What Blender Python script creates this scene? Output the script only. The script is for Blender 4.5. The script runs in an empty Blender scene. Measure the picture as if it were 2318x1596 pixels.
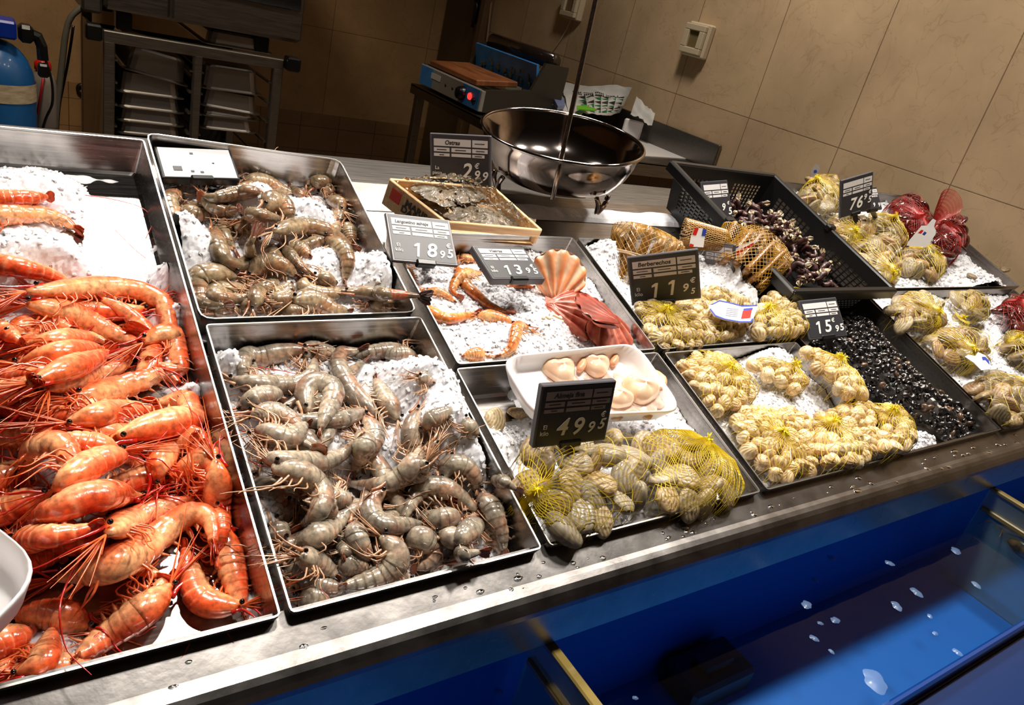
import bpy, math, random
import numpy as np
from mathutils import Vector
scene = bpy.context.scene
# ------------------------------------------------------------------ camera
F, CX, CY = 1700.0, 1159.0, 798.0
CAM = np.array([0.0, 0.0, 1.32])
def nrm(v):
    v = np.asarray(v, float); return v / np.linalg.norm(v)
XA = nrm([2441, -171, 1700])
_ny = 3600.0
DA = nrm([(171 * _ny - 1700 * 1700) / 2441, _ny, 1700])
ZA = -DA; YA = np.cross(ZA, XA)
RM = np.stack([XA, YA, ZA])                 # world = RM @ (right, down, forward)
cd = bpy.data.cameras.new('camera'); cam = bpy.data.objects.new('camera', cd)
scene.collection.objects.link(cam); scene.camera = cam
cd.sensor_width = 36.0; cd.lens = 36.0 * F / 2318.0; cd.clip_start = 0.02
r_, d_, f_ = RM[:, 0], RM[:, 1], RM[:, 2]
from mathutils import Matrix
cam.matrix_world = Matrix([[r_[0], -d_[0], -f_[0], CAM[0]], [r_[1], -d_[1], -f_[1], CAM[1]], [r_[2], -d_[2], -f_[2], CAM[2]], [0, 0, 0, 1]])
# ------------------------------------------------------------------ world, lamps, exposure
w = bpy.data.worlds.new('world'); scene.world = w; w.use_nodes = True
w.node_tree.nodes['Background'].inputs[0].default_value = (0.9, 0.72, 0.55, 1)
w.node_tree.nodes['Background'].inputs[1].default_value = 0.07
scene.view_settings.view_transform = 'Standard'; scene.view_settings.look = 'None'
scene.view_settings.exposure = 0.38; scene.view_settings.gamma = 1.0
def lamp(name, loc, tgt, size, power, col=(1, .93, .84), spread=110):
    l = bpy.data.lights.new(name, 'AREA'); l.shape = 'DISK'; l.size = size; l.energy = power; l.color = col
    l.spread = math.radians(spread)
    o = bpy.data.objects.new(name, l); scene.collection.objects.link(o); o.location = loc
    o.rotation_euler = (Vector(tgt) - Vector(loc)).to_track_quat('-Z', 'Y').to_euler()
    return o
lamp('ceiling_spot_or_fill', (.46, .78, 2.68), (.25, .6, .8), .22, 8.0)
lamp('ceiling_spot_or_fill', (1.25, .80, 2.68), (.95, .62, .8), .22, 9.5)
lamp('ceiling_spot_or_fill', (1.95, .85, 2.68), (1.6, .75, .8), .22, 8.0)
lamp('ceiling_spot_or_fill', (.40, 2.25, 2.68), (.1, .5, .8), .40, 7, spread=60)
lamp('ceiling_spot_or_fill', (1.40, 1.95, 2.68), (1.1, .7, .8), .28, 3.5, spread=70)
lamp('ceiling_spot_or_fill', (1.75, 2.0, 2.68), (2.3, 1.7, 1.1), .3, 10, (1, .9, .78), spread=150)  # fill lamp added to brighten the stone wall, not a known fixture
lamp('ceiling_spot_or_fill', (.1, 2.2, 2.68), (.2, 3.5, .9), .3, 7, (1, .86, .68), spread=95)  # warm fill added to lift the dark back area, no known fixture
# ------------------------------------------------------------------ helpers
TH = math.radians(18.0); H0 = 0.62
XV = np.array([1., 0, 0]); SV = np.array([0, math.cos(TH), math.sin(TH)]); NV = np.array([0, -math.sin(TH), math.cos(TH)])
def W(p):                                     # counter frame (x along, s up the slope, n off the tray rims) -> world
    p = np.asarray(p, float)
    return CAM + p[..., 0:1] * XV + p[..., 1:2] * SV + (p[..., 2:3] - H0) * NV
def ray(px, py): return RM @ nrm([px - CX, py - CY, F])
def PL(px, py, n=0.0):                        # picture point -> counter frame at height n
    r = ray(px, py); t = (n - H0) / (r @ NV); p = r * t
    return np.array([p[0], p @ SV, n])
def toloc(P):
    q = np.asarray(P) - CAM
    return np.array([q[0], q @ SV, q @ NV + H0])
def OX(px, py, x): r = ray(px, py); return CAM + r * (x / r[0])
def OY(px, py, y): r = ray(px, py); return CAM + r * (y / r[1])
def OZ(px, py, z): r = ray(px, py); return CAM + r * ((z - CAM[2]) / r[2])
def OD(px, py, d): return CAM + ray(px, py) * d
def proj(P):
    c = RM.T @ (np.asarray(P) - CAM); return np.array([CX + F * c[0] / c[2], CY + F * c[1] / c[2]])
def sr(r, g=None, b=None):
    if g is None: r, g, b = r
    return tuple(((c / 255.) / 12.92 if c / 255. <= .04045 else ((c / 255. + .055) / 1.055) ** 2.4) for c in (r, g, b))
rnd = random.Random(7); rng = np.random.default_rng(7)
COL = scene.collection
def mesh(name, V, Fc, m, parent=None, smooth=True, col=None, origin=None):
    V = np.asarray(V, float).reshape(-1, 3)
    if parent is not None and origin is None: origin = np.array(parent.matrix_basis.translation) if parent.parent is None else np.array(parent.matrix_basis.translation) + np.array(parent.parent.matrix_basis.translation)
    o0 = V.mean(0) if origin is None else np.asarray(origin, float)
    me = bpy.data.meshes.new(name)
    me.from_pydata((V - o0).tolist(), [], [tuple(int(i) for i in f) for f in Fc])
    if smooth: me.shade_smooth()
    if m is not None: me.materials.append(m)
    if col is not None:
        a = me.color_attributes.new('col', 'FLOAT_COLOR', 'POINT')
        cc = np.ones((len(V), 4)); cc[:, :3] = col
        a.data.foreach_set('color', cc.ravel())
    o = bpy.data.objects.new(name, me); COL.objects.link(o)
    if parent is None: o.location = o0
    else: o.parent = parent
    return o
def empty(name, loc):
    o = bpy.data.objects.new(name, None); COL.objects.link(o); o.location = [float(c) for c in loc]; o.empty_display_size = .02
    return o
def tag(o, label=None, cat=None, group=None, kind=None):
    if label: o['label'] = label
    if cat: o['category'] = cat
    if group: o['group'] = group
    if kind: o['kind'] = kind
    return o
class MB:
    def __init__(s): s.V = []; s.F = []; s.C = []; s.n = 0
    def add(s, V, Fc, c=(1, 1, 1)):
        V = np.asarray(V, float).reshape(-1, 3)
        s.V.append(V); s.F += [tuple(int(i) + s.n for i in f) for f in Fc]
        s.C.append(np.broadcast_to(np.asarray(c, float), V.shape)); s.n += len(V); return s
    def box(s, c, size, ax=None, col=(1, 1, 1), bev=0.0):
        ax = np.eye(3) if ax is None else np.asarray(ax, float); h = np.asarray(size, float) / 2
        if bev <= 0:
            v = np.array([[x, y, z] for x in (-1, 1) for y in (-1, 1) for z in (-1, 1)]) * h
            f = [(0, 1, 3, 2), (4, 6, 7, 5), (0, 4, 5, 1), (2, 3, 7, 6), (0, 2, 6, 4), (1, 5, 7, 3)]
            return s.add(np.asarray(c) + v @ ax, f, col)
        b = min(bev, h.min() * .95); vs = []
        idx = {}
        for sx in (-1, 1):
            for sy in (-1, 1):
                for sz in (-1, 1):
                    for k in range(3):
                        p = np.array([sx, sy, sz]) * (h - b); p[k] += (sx, sy, sz)[k] * b
                        idx[(sx, sy, sz, k)] = len(vs); vs.append(p)
        f = []
        for k in range(3):
            a, b2 = [i for i in range(3) if i != k]
            for sg in (-1, 1):
                q = []
                for (u, v) in ((-1, -1), (1, -1), (1, 1), (-1, 1)):
                    t = [0, 0, 0]; t[k] = sg; t[a] = u; t[b2] = v; q.append(idx[(*t, k)])
                f.append(q)
        for k in range(3):
            a, b2 = [i for i in range(3) if i != k]
            for u in (-1, 1):
                for v in (-1, 1):
                    t0 = [0, 0, 0]; t0[k] = -1; t0[a] = u; t0[b2] = v; t1 = list(t0); t1[k] = 1
                    f.append([idx[(*t0, a)], idx[(*t0, b2)], idx[(*t1, b2)], idx[(*t1, a)]])
        for sx in (-1, 1):
            for sy in (-1, 1):
                for sz in (-1, 1): f.append([idx[(sx, sy, sz, k)] for k in range(3)])
        return s.add(np.asarray(c) + np.array(vs) @ ax, f, col)
    def tube(s, P, R, k=6, col=(1, 1, 1), cap=True):
        V, Fc = tube(P, R, k, cap); return s.add(V, Fc, col)
    def build(s, name, m, parent=None, smooth=False, usecol=False):
        return mesh(name, np.concatenate(s.V), s.F, m, parent, smooth, np.concatenate(s.C) if usecol else None)
def frames(P):
    P = np.asarray(P, float); T = np.gradient(P, axis=0); T /= np.linalg.norm(T, axis=1)[:, None] + 1e-12
    return T
def tube(P, R, k=6, cap=True):
    P = np.asarray(P, float); n = len(P); R = np.broadcast_to(np.asarray(R, float), (n,)); T = frames(P)
    u = np.array([0.31, 0.17, .93]); U = u - (T @ u)[:, None] * T; U /= np.linalg.norm(U, axis=1)[:, None] + 1e-12
    B = np.cross(T, U); a = np.arange(k) * 2 * math.pi / k
    V = (P[:, None] + R[:, None, None] * (np.cos(a)[None, :, None] * U[:, None] + np.sin(a)[None, :, None] * B[:, None])).reshape(-1, 3)
    Fc = [(i * k + j, i * k + (j + 1) % k, (i + 1) * k + (j + 1) % k, (i + 1) * k + j) for i in range(n - 1) for j in range(k)]
    if cap and k > 2: Fc += [tuple(range(k))[::-1], tuple((n - 1) * k + j for j in range(k))]
    return V, Fc
def spline(P, m):
    P = np.asarray(P, float); d = np.r_[0, np.cumsum(np.linalg.norm(np.diff(P, axis=0), axis=1))]
    if len(P) == 2: return P[0] + (P[1] - P[0]) * np.linspace(0, 1, m)[:, None]
    Q = np.vstack([2 * P[0] - P[1], P, 2 * P[-1] - P[-2]])
    out = []
    for t in np.linspace(0, d[-1], m * 3):
        i = min(np.searchsorted(d, t, side='right') - 1, len(P) - 2); u = (t - d[i]) / (d[i + 1] - d[i] + 1e-12)
        p0, p1, p2, p3 = Q[i:i + 4]
        out.append(.5 * ((2 * p1) + (-p0 + p2) * u + (2 * p0 - 5 * p1 + 4 * p2 - p3) * u * u + (-p0 + 3 * p1 - 3 * p2 + p3) * u ** 3))
    out = np.array(out); d2 = np.r_[0, np.cumsum(np.linalg.norm(np.diff(out, axis=0), axis=1))]
    tt = np.linspace(0, d2[-1], m)
    return np.stack([np.interp(tt, d2, out[:, k]) for k in range(out.shape[1])], 1)
def lathe(prof, k=32, c=(0, 0, 0), ax=None):
    ax = np.eye(3) if ax is None else np.asarray(ax); a = np.arange(k) * 2 * math.pi / k; prof = np.asarray(prof, float)
    V = np.stack([prof[:, None, 0] * np.cos(a), prof[:, None, 0] * np.sin(a), np.repeat(prof[:, 1:2], k, 1)], -1).reshape(-1, 3)
    n = len(prof); Fc = [(i * k + j, i * k + (j + 1) % k, (i + 1) * k + (j + 1) % k, (i + 1) * k + j) for i in range(n - 1) for j in range(k)]
    return np.asarray(c) + V @ ax, Fc
def vnoise(x, y, seed=0, octv=4, sc=1.0):
    out = np.zeros_like(x, float); amp = 1.; tot = 0
    for o in range(octv):
        g = np.random.default_rng(seed * 31 + o).random((64, 64)); X = x * sc * 2 ** o + 11.3 * o; Y = y * sc * 2 ** o + 5.7 * o
        xi = np.floor(X).astype(int); yi = np.floor(Y).astype(int); fx = X - xi; fy = Y - yi; fx = fx * fx * (3 - 2 * fx); fy = fy * fy * (3 - 2 * fy)
        a = g[xi % 64, yi % 64]; b = g[(xi + 1) % 64, yi % 64]; c = g[xi % 64, (yi + 1) % 64]; d = g[(xi + 1) % 64, (yi + 1) % 64]
        out += amp * ((a * (1 - fx) + b * fx) * (1 - fy) + (c * (1 - fx) + d * fx) * fy); tot += amp; amp *= .55
    return out / tot
def inpoly(x, y, P):
    P = np.asarray(P); r = np.zeros(np.shape(x), bool); n = len(P); j = n - 1
    for i in range(n):
        with np.errstate(divide='ignore', invalid='ignore'):
            c = ((P[i, 1] > y) != (P[j, 1] > y)) & (x < (P[j, 0] - P[i, 0]) * (y - P[i, 1]) / (P[j, 1] - P[i, 1] + 1e-15) + P[i, 0])
        r ^= c; j = i
    return r
def dpoly(x, y, P):
    P = np.asarray(P); d = np.full(np.shape(x), 9.)
    for i in range(len(P)):
        a = P[i - 1]; b = P[i]; e = b - a; t = np.clip(((x - a[0]) * e[0] + (y - a[1]) * e[1]) / (e @ e + 1e-15), 0, 1)
        d = np.minimum(d, np.hypot(x - a[0] - t * e[0], y - a[1] - t * e[1]))
    return d
ORD = ['first', 'second', 'third', 'fourth', 'fifth', 'sixth', 'seventh', 'eighth', 'ninth', 'tenth', 'eleventh', 'twelfth', 'thirteenth', 'fourteenth', 'fifteenth']
# ------------------------------------------------------------------ materials
def mat(name, color=(.5, .5, .5), rough=.5, metal=0., spec=.5, coat=0., trans=0., sss=0., alpha=1., emis=None, es=0.):
    m = bpy.data.materials.new(name); m.use_nodes = True; b = m.node_tree.nodes['Principled BSDF']
    b.inputs['Base Color'].default_value = (*color, 1); b.inputs['Roughness'].default_value = rough; b.inputs['Metallic'].default_value = metal
    b.inputs['Specular IOR Level'].default_value = spec; b.inputs['Coat Weight'].default_value = coat; b.inputs['Coat Roughness'].default_value = .08
    b.inputs['Transmission Weight'].default_value = trans; b.inputs['Alpha'].default_value = alpha
    if sss: b.inputs['Subsurface Weight'].default_value = sss; b.inputs['Subsurface Radius'].default_value = (1, .5, .3); b.inputs['Subsurface Scale'].default_value = .006
    if emis: b.inputs['Emission Color'].default_value = (*emis, 1); b.inputs['Emission Strength'].default_value = es
    return m
def nodes(m): return m.node_tree.nodes, m.node_tree.links, m.node_tree.nodes['Principled BSDF']
def add_bump(m, scale=200, strength=.3, dist=.001, detail=3, kind='noise', mapping=None):
    N, L, b = nodes(m); t = N.new('ShaderNodeTexNoise' if kind == 'noise' else 'ShaderNodeTexVoronoi'); t.inputs['Scale'].default_value = scale
    if kind == 'noise': t.inputs['Detail'].default_value = detail
    tc = N.new('ShaderNodeTexCoord'); mp = N.new('ShaderNodeMapping'); L.new(tc.outputs['Object'], mp.inputs[0]); L.new(mp.outputs[0], t.inputs['Vector'])
    if mapping: mp.inputs['Scale'].default_value = mapping
    bp = N.new('ShaderNodeBump'); bp.inputs['Strength'].default_value = strength; bp.inputs['Distance'].default_value = dist
    L.new(t.outputs[0], bp.inputs['Height']); L.new(bp.outputs[0], b.inputs['Normal']); return m
def add_mottle(m, c1, c2, scale=8, detail=4, lo=.35, hi=.65, mapping=None, rough=None):
    N, L, b = nodes(m); t = N.new('ShaderNodeTexNoise'); t.inputs['Scale'].default_value = scale; t.inputs['Detail'].default_value = detail
    tc = N.new('ShaderNodeTexCoord'); mp = N.new('ShaderNodeMapping'); L.new(tc.outputs['Object'], mp.inputs[0]); L.new(mp.outputs[0], t.inputs['Vector'])
    if mapping: mp.inputs['Scale'].default_value = mapping
    r = N.new('ShaderNodeValToRGB'); r.color_ramp.elements[0].position = lo; r.color_ramp.elements[1].position = hi
    r.color_ramp.elements[0].color = (*c1, 1); r.color_ramp.elements[1].color = (*c2, 1)
    L.new(t.outputs[0], r.inputs[0]); L.new(r.outputs[0], b.inputs['Base Color'])
    if rough:
        q = N.new('ShaderNodeMapRange'); q.inputs[3].default_value = rough[0]; q.inputs[4].default_value = rough[1]; L.new(t.outputs[0], q.inputs[0]); L.new(q.outputs[0], b.inputs['Roughness'])
    return m
def colmat(name, rough=.3, coat=.5, sss=.15, mott=60, amt=.35, bump=.2, bscale=300, spec=.5, objvar=.0, tint=None):
    m = mat(name, rough=rough, coat=coat, sss=sss, spec=spec); N, L, b = nodes(m)
    a = N.new('ShaderNodeAttribute'); a.attribute_name = 'col'
    t = N.new('ShaderNodeTexNoise'); t.inputs['Scale'].default_value = mott; t.inputs['Detail'].default_value = 3
    tc = N.new('ShaderNodeTexCoord'); L.new(tc.outputs['Object'], t.inputs['Vector'])
    mr = N.new('ShaderNodeMapRange'); mr.inputs[1].default_value = .3; mr.inputs[2].default_value = .7; mr.inputs[3].default_value = 1 - amt; mr.inputs[4].default_value = 1 + amt * .6
    L.new(t.outputs[0], mr.inputs[0])
    v = N.new('ShaderNodeVectorMath'); v.operation = 'SCALE'; L.new(a.outputs['Color'], v.inputs[0]); L.new(mr.outputs[0], v.inputs['Scale'])
    out = v.outputs[0]
    if tint:
        t3 = N.new('ShaderNodeTexNoise'); t3.inputs['Scale'].default_value = 26; t3.inputs['Detail'].default_value = 3; L.new(tc.outputs['Object'], t3.inputs['Vector'])
        r3 = N.new('ShaderNodeValToRGB'); r3.color_ramp.elements[0].position = .48; r3.color_ramp.elements[1].position = .68; r3.color_ramp.elements[0].color = (1, 1, 1, 1); r3.color_ramp.elements[1].color = (*tint, 1); L.new(t3.outputs[0], r3.inputs[0])
        v3 = N.new('ShaderNodeVectorMath'); v3.operation = 'MULTIPLY'; L.new(out, v3.inputs[0]); L.new(r3.outputs[0], v3.inputs[1]); out = v3.outputs[0]
    if objvar:
        oi = N.new('ShaderNodeObjectInfo'); m2 = N.new('ShaderNodeMapRange'); m2.inputs[3].default_value = 1 - objvar; m2.inputs[4].default_value = 1 + objvar
        L.new(oi.outputs['Random'], m2.inputs[0]); v2 = N.new('ShaderNodeVectorMath'); v2.operation = 'SCALE'; L.new(out, v2.inputs[0]); L.new(m2.outputs[0], v2.inputs['Scale']); out = v2.outputs[0]
    L.new(out, b.inputs['Base Color'])
    if bump: add_bump(m, bscale, bump, .0006)
    return m
def steel(name, c=(.42, .41, .40), rough=.22, var=.12, bump=.06, mapping=(3, 60, 60)):
    m = mat(name, c, rough, 1.0); add_mottle(m, tuple(x * .8 for x in c), tuple(x * 1.1 for x in c), 5, 5, .3, .7, mapping, (rough - var * .6, rough + var))
    add_bump(m, 30, bump, .0008, 4, mapping=mapping); return m
M = {}
M['steel'] = steel('tray_steel', (.34, .32, .305), .22)
M['steel_dark'] = steel('dull_steel', (.27, .245, .225), .3)
M['ledge'] = steel('ledge_steel', (.33, .312, .30), .27, .12, .12, (5, 5, 5))
M['steel_polish'] = mat('polished_steel', (.46, .40, .37), .10, 1.0); add_bump(M['steel_polish'], 6, .06, .004)
M['rim'] = mat('tray_rim_steel', (.34, .33, .31), .32, 1.0)
M['steel_back'] = steel('oven_steel', (.22, .20, .18), .42)
ice = mat('crushed_ice', sr(240, 240, 245), .2, spec=.55, sss=1.0); ice.node_tree.nodes['Principled BSDF'].inputs['Subsurface Radius'].default_value = (1, 1, 1.05)
ice.node_tree.nodes['Principled BSDF'].inputs['Subsurface Scale'].default_value = .005; ice.node_tree.nodes['Principled BSDF'].inputs['IOR'].default_value = 1.31
add_bump(ice, 200, .4, .0013, 3, 'voronoi'); M['ice'] = ice
M['shell_prawn'] = colmat('prawn_shell', .2, .7, .2, 170, .5, .3, 420, tint=(1.1, .72, .6))
M['limb'] = colmat('prawn_limb', .3, .4, .1, 200, .3, 0)
M['eye'] = mat('prawn_eye', (.004, .004, .005), .08, spec=.8)
M['clam'] = colmat('clam_shell', .32, .25, 0, 90, .4, .35, 220, objvar=.28)
M['cockle'] = colmat('cockle_shell', .38, .2, .05, 60, .3, .2, 260, objvar=.2)
M['black'] = mat('black_plastic', (.006, .006, .0065), .32); add_bump(M['black'], 90, .1, .0006)
M['signblack'] = mat('sign_black', sr(44, 43, 48), .42)
M['signframe'] = mat('sign_frame', sr(74, 72, 76), .35)
M['paper'] = mat('white_paper', sr(212, 208, 206), .55)
M['ink'] = mat('black_ink', (.02, .02, .02), .5)
M['digit'] = mat('white_digits', sr(236, 232, 222), .5)
M['foam'] = mat('white_foam', sr(246, 243, 243), .42, sss=.2)
M['net_y'] = mat('yellow_net', sr(205, 178, 25), .35, coat=.3); M['net_r'] = mat('red_net', sr(165, 18, 18), .35)
M['wood'] = add_mottle(mat('box_wood', rough=.6), sr(196, 156, 108), sr(224, 190, 142), 6, 4, mapping=(2, 30, 30))
# ------------------------------------------------------------------ room
def wall_tiles(name, c1, c2, mortar, bw, bh, off, axis, rough=.35):
    m = mat(name, c1, rough); N, L, b = nodes(m)
    tc = N.new('ShaderNodeTexCoord'); sp = N.new('ShaderNodeSeparateXYZ'); L.new(tc.outputs['Object'], sp.inputs[0])
    cb = N.new('ShaderNodeCombineXYZ'); L.new(sp.outputs['Y' if axis == 'x' else 'X'], cb.inputs[0]); L.new(sp.outputs['Z'], cb.inputs[1])
    mp = N.new('ShaderNodeMapping'); mp.inputs['Location'].default_value = (off[0], off[1], 0); L.new(cb.outputs[0], mp.inputs[0])
    br = N.new('ShaderNodeTexBrick'); br.offset = 0; br.inputs['Scale'].default_value = 1; br.inputs['Brick Width'].default_value = bw; br.inputs['Row Height'].default_value = bh
    br.inputs['Mortar Size'].default_value = .0022; br.inputs['Mortar Smooth'].default_value = .4; br.inputs['Bias'].default_value = 0
    br.inputs['Color1'].default_value = (*c1, 1); br.inputs['Color2'].default_value = (*c2, 1); br.inputs['Mortar'].default_value = (*mortar, 1); L.new(mp.outputs[0], br.inputs['Vector'])
    n1 = N.new('ShaderNodeTexNoise'); n1.inputs['Scale'].default_value = 3.5; n1.inputs['Detail'].default_value = 6; n1.inputs['Roughness'].default_value = .62; L.new(tc.outputs['Object'], n1.inputs['Vector'])
    r1 = N.new('ShaderNodeMapRange'); r1.inputs[1].default_value = .3; r1.inputs[2].default_value = .7; r1.inputs[3].default_value = .8; r1.inputs[4].default_value = 1.15; L.new(n1.outputs[0], r1.inputs[0])
    n2 = N.new('ShaderNodeTexNoise'); n2.inputs['Scale'].default_value = 6; n2.inputs['Detail'].default_value = 8; n2.inputs['Distortion'].default_value = 1.6; L.new(tc.outputs['Object'], n2.inputs['Vector'])
    v = N.new('ShaderNodeValToRGB'); e = v.color_ramp.elements; e[0].position = .488; e[0].color = (1, 1, 1, 1); e[1].position = .512; e[1].color = (1, 1, 1, 1)
    q = v.color_ramp.elements.new(.5); q.color = (.86, .82, .78, 1); L.new(n2.outputs[0], v.inputs[0])
    mx = N.new('ShaderNodeVectorMath'); mx.operation = 'MULTIPLY'; L.new(br.outputs[0], mx.inputs[0]); L.new(v.outputs[0], mx.inputs[1])
    s2 = N.new('ShaderNodeVectorMath'); s2.operation = 'SCALE'; L.new(mx.outputs[0], s2.inputs[0]); L.new(r1.outputs[0], s2.inputs['Scale']); L.new(s2.outputs[0], b.inputs['Base Color'])
    bp = N.new('ShaderNodeBump'); bp.inputs['Strength'].default_value = .4; bp.inputs['Distance'].default_value = .002; bp.invert = True; L.new(br.outputs['Fac'], bp.inputs['Height']); L.new(bp.outputs[0], b.inputs['Normal'])
    return m
XW, YB, ZC = 2.45, 4.5, 2.74
def slab(name, lo, hi, m, kind='structure', bev=0):
    lo = np.array(lo); hi = np.array(hi); b = MB().box((0, 0, 0), hi - lo, bev=bev)
    o = b.build(name, m); o.location = (lo + hi) / 2; me = o.data
    if kind: o['kind'] = kind
    return o
M['wall'] = wall_tiles('stone_wall_tiles', sr(206, 178, 142), sr(194, 166, 131), sr(140, 116, 90), .4126, .60, (.332, .25), 'x')
M['wallb'] = wall_tiles('back_wall_tiles', sr(176, 140, 96), sr(170, 134, 92), sr(120, 92, 62), .62, .62, (0.1, 0.05), 'y', .5)
M['band'] = wall_tiles('skirting_tiles', sr(150, 114, 74), sr(140, 105, 68), sr(84, 62, 42), .24, .14, (0.05, 0.0), 'y', .4)
M['floor'] = wall_tiles('floor_tiles', sr(120, 96, 70), sr(112, 90, 66), sr(70, 56, 42), .4, .4, (0, 0), 'y', .35)
slab('floor', (-2.5, -1.6, -.1), (XW + .1, YB + .1, 0), M['floor'])
slab('ceiling', (-2.5, -1.6, ZC), (XW + .1, YB + .1, ZC + .1), mat('ceiling_paint', sr(70, 64, 58), .8))
slab('wall_right', (XW, -1.6, 0), (XW + .1, YB + .1, ZC), M['wall'])
slab('wall_back', (-2.5, YB, .44), (XW, YB + .1, ZC), M['wallb'])
slab('wall_back_skirting', (-2.5, YB - .008, 0), (XW, YB + .1, .44), M['band']).name = 'baseboard_back'
slab('wall_left', (-2.6, -1.6, 0), (-2.5, YB + .1, ZC), M['wallb'])
slab('wall_front', (-2.5, -1.7, 0), (XW, -1.6, ZC), mat('front_wall_paint', sr(90, 76, 62), .8))
# dark service door in the right wall
mdoor = add_mottle(mat('door_paint', rough=.4), sr(70, 56, 40), sr(86, 68, 48), 3)
ya = OX(1112, 20, XW)[1]
d1 = slab('door_1', (XW - .025, ya + .05, 0), (XW, YB - .02, 2.1), mdoor)
fr = MB(); fr.box((XW - .03, ya, 1.05), (.06, .05, 2.16), bev=.004); fr.box((XW - .03, (ya + YB) / 2, 2.14), (.06, YB - ya, .06), bev=.004)
f_o = fr.build('door_frame', add_mottle(mat('frame_wood', rough=.5), sr(96, 74, 50), sr(120, 92, 62), 4), d1)
hp = OX(1070, 22, XW - .05); hd = MB()
hd.box((XW - .03, hp[1], hp[2] + .02), (.012, .045, .18), bev=.004)
hd.tube([hp + (.03, 0, .06), hp + (-.005, 0, .06), hp + (-.008, -.02, .055), hp + (-.008, -.05, .03), hp + (-.008, -.045, -.09)], .010, 8)
hd.build('door_handle', M['black'], d1, smooth=True)
# ------------------------------------------------------------------ counter
FY, BY = 0.449, None
XL, XR = -.62, XW - .004
cnt = empty('display_counter', (0.9, .7, 0)); tag(cnt, 'long stainless steel fish counter with sloped bed, rounded front ledge and flat back shelf', 'counter')
def prism_x(prof, x0, x1, k=1):
    prof = np.asarray(prof, float); n = len(prof)
    V = np.concatenate([np.c_[np.full(n, x0), prof], np.c_[np.full(n, x1), prof]])
    return V, [(i, (i + 1) % n, n + (i + 1) % n, n + i) for i in range(n)] + [tuple(range(n))[::-1], tuple(range(n, 2 * n))]
def sn(s, n): p = W([0, s, n]); return (p[1], p[2])
za = sn(.271, 0)[1]
zl = za - .008
a = np.linspace(0, math.pi / 2, 7)
lip = [(FY + .012, zl)] + [(.428 - .026 * math.sin(t), zl - .014 - .022 + .022 * math.cos(t)) for t in a] + [(.402, zl - .085), (.408, zl - .085), (.412, zl - .04), (FY + .012, zl - .035)]
b = MB(); b.add(*prism_x(lip, XL, XR)); b.build('front_ledge', M['ledge'], cnt, smooth=False)
bed = [sn(.262, -.062), sn(1.015, -.062), sn(1.015, -.075), sn(.262, -.075)]
b = MB(); b.add(*prism_x(bed, XL, XR)); b.build('sloped_bed', M['steel_dark'], cnt)
zb = sn(1.0, -.062)[1]
zt = CAM[2] - .355
pb = [sn(1.0, -.066), (1.205, zt - .035), (1.205, zt), (1.215, zt + .004), (1.40, zt + .004), (1.405, zt), (1.405, zt - .03), (1.15, zt - .06)]
b = MB(); b.add(*prism_x(pb, XL, XR)); b.build('back_shelf', steel('shelf_steel', (.19, .172, .155), .46), cnt)
b = MB(); b.box(((XL + XR) / 2, 1.15, .42), (XR - XL, .35, .84)); b.build('base_cabinet', M['steel_dark'], cnt)
# ------------------------------------------------------------------ trays
WOFF = -.052
def rrect(c4, r, k=3):
    out = []; c4 = np.asarray(c4)
    for i in range(4):
        p = c4[i]; a_ = c4[i - 1] - p; b_ = c4[(i + 1) % 4] - p; a_ = a_ / np.linalg.norm(a_); b_ = b_ / np.linalg.norm(b_)
        for t in np.linspace(0, 1, k + 1):
            q = (1 - t) ** 2 * (p + a_ * r) + 2 * t * (1 - t) * p + t * t * (p + b_ * r); out.append(q)
    return np.array(out)
def tray(name, c4, label, m, nrim=(0, 0, 0, 0), r=.006, cat='tray', group='steel display trays', depth=-.052, rimw=.0014):
    c4 = np.array(c4, float); cen = c4.mean(0); rn = []
    def ring(inset, n_, rr):
        d = c4 - cen; q = c4 - np.sign(d) * inset; return rrect(q, rr)
    k = 4
    nr = np.repeat(np.array(nrim, float), k)
    root = empty(name, W([cen[0], cen[1], depth])); tag(root, label, cat, group)
    o1 = ring(0, 0, r); R = []
    def lay(inset, n_, rr): p = ring(inset, 0, max(rr, .002)); return np.c_[p, n_ if np.ndim(n_) else np.full(len(p), n_)]
    ls = [lay(-.0005, nr - .004, r), lay(-.0005, nr, r), lay(rimw, nr, r - .003), lay(rimw, nr - .003, r - .003)]
    lw = [lay(rimw, nr - .0035, r - .003), lay(rimw + .001, nr * .5 - .014, r - .003), lay(rimw + .006, depth + .003, r), lay(rimw + .010, depth, r)]
    lo_ = [lay(-.0003, nr - .004, r), lay(.002, nr * .5 - .02, r), lay(.008, depth - .002, r)]
    def sheet(ls, closed_last):
        n = len(ls[0]); V = np.concatenate(ls); Fc = [(i * n + j, i * n + (j + 1) % n, (i + 1) * n + (j + 1) % n, (i + 1) * n + j) for i in range(len(ls) - 1) for j in range(n)]
        if closed_last: Fc.append(tuple((len(ls) - 1) * n + j for j in range(n)))
        return W(V), Fc
    V, Fc = sheet(lw, True); mesh('pan', V, Fc, m, root, False)
    V, Fc = sheet(lo_, True); mesh('outer_shell', V, Fc, m, root, False)
    V, Fc = sheet(ls, False); mesh('rim', V, Fc, M['rim'] if m is M['steel'] else m, root, False)
    return root
def rect(x0, x1, s0, s1): return [(x0, s0), (x1, s0), (x1, s1), (x0, s1)]
TR = {}
TR['red'] = rect(-.46, .190, .271, .985); TR['greylow'] = rect(.199, .468, .271, .624)
TR['greyup'] = [PL(455, 722)[:2], PL(945, 706)[:2], PL(768, 366)[:2], PL(330, 305)[:2]]
TR['almeja'] = rect(.480, .836, .271, .530); TR['vieira'] = rect(.486, .838, .537, .806)
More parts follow.
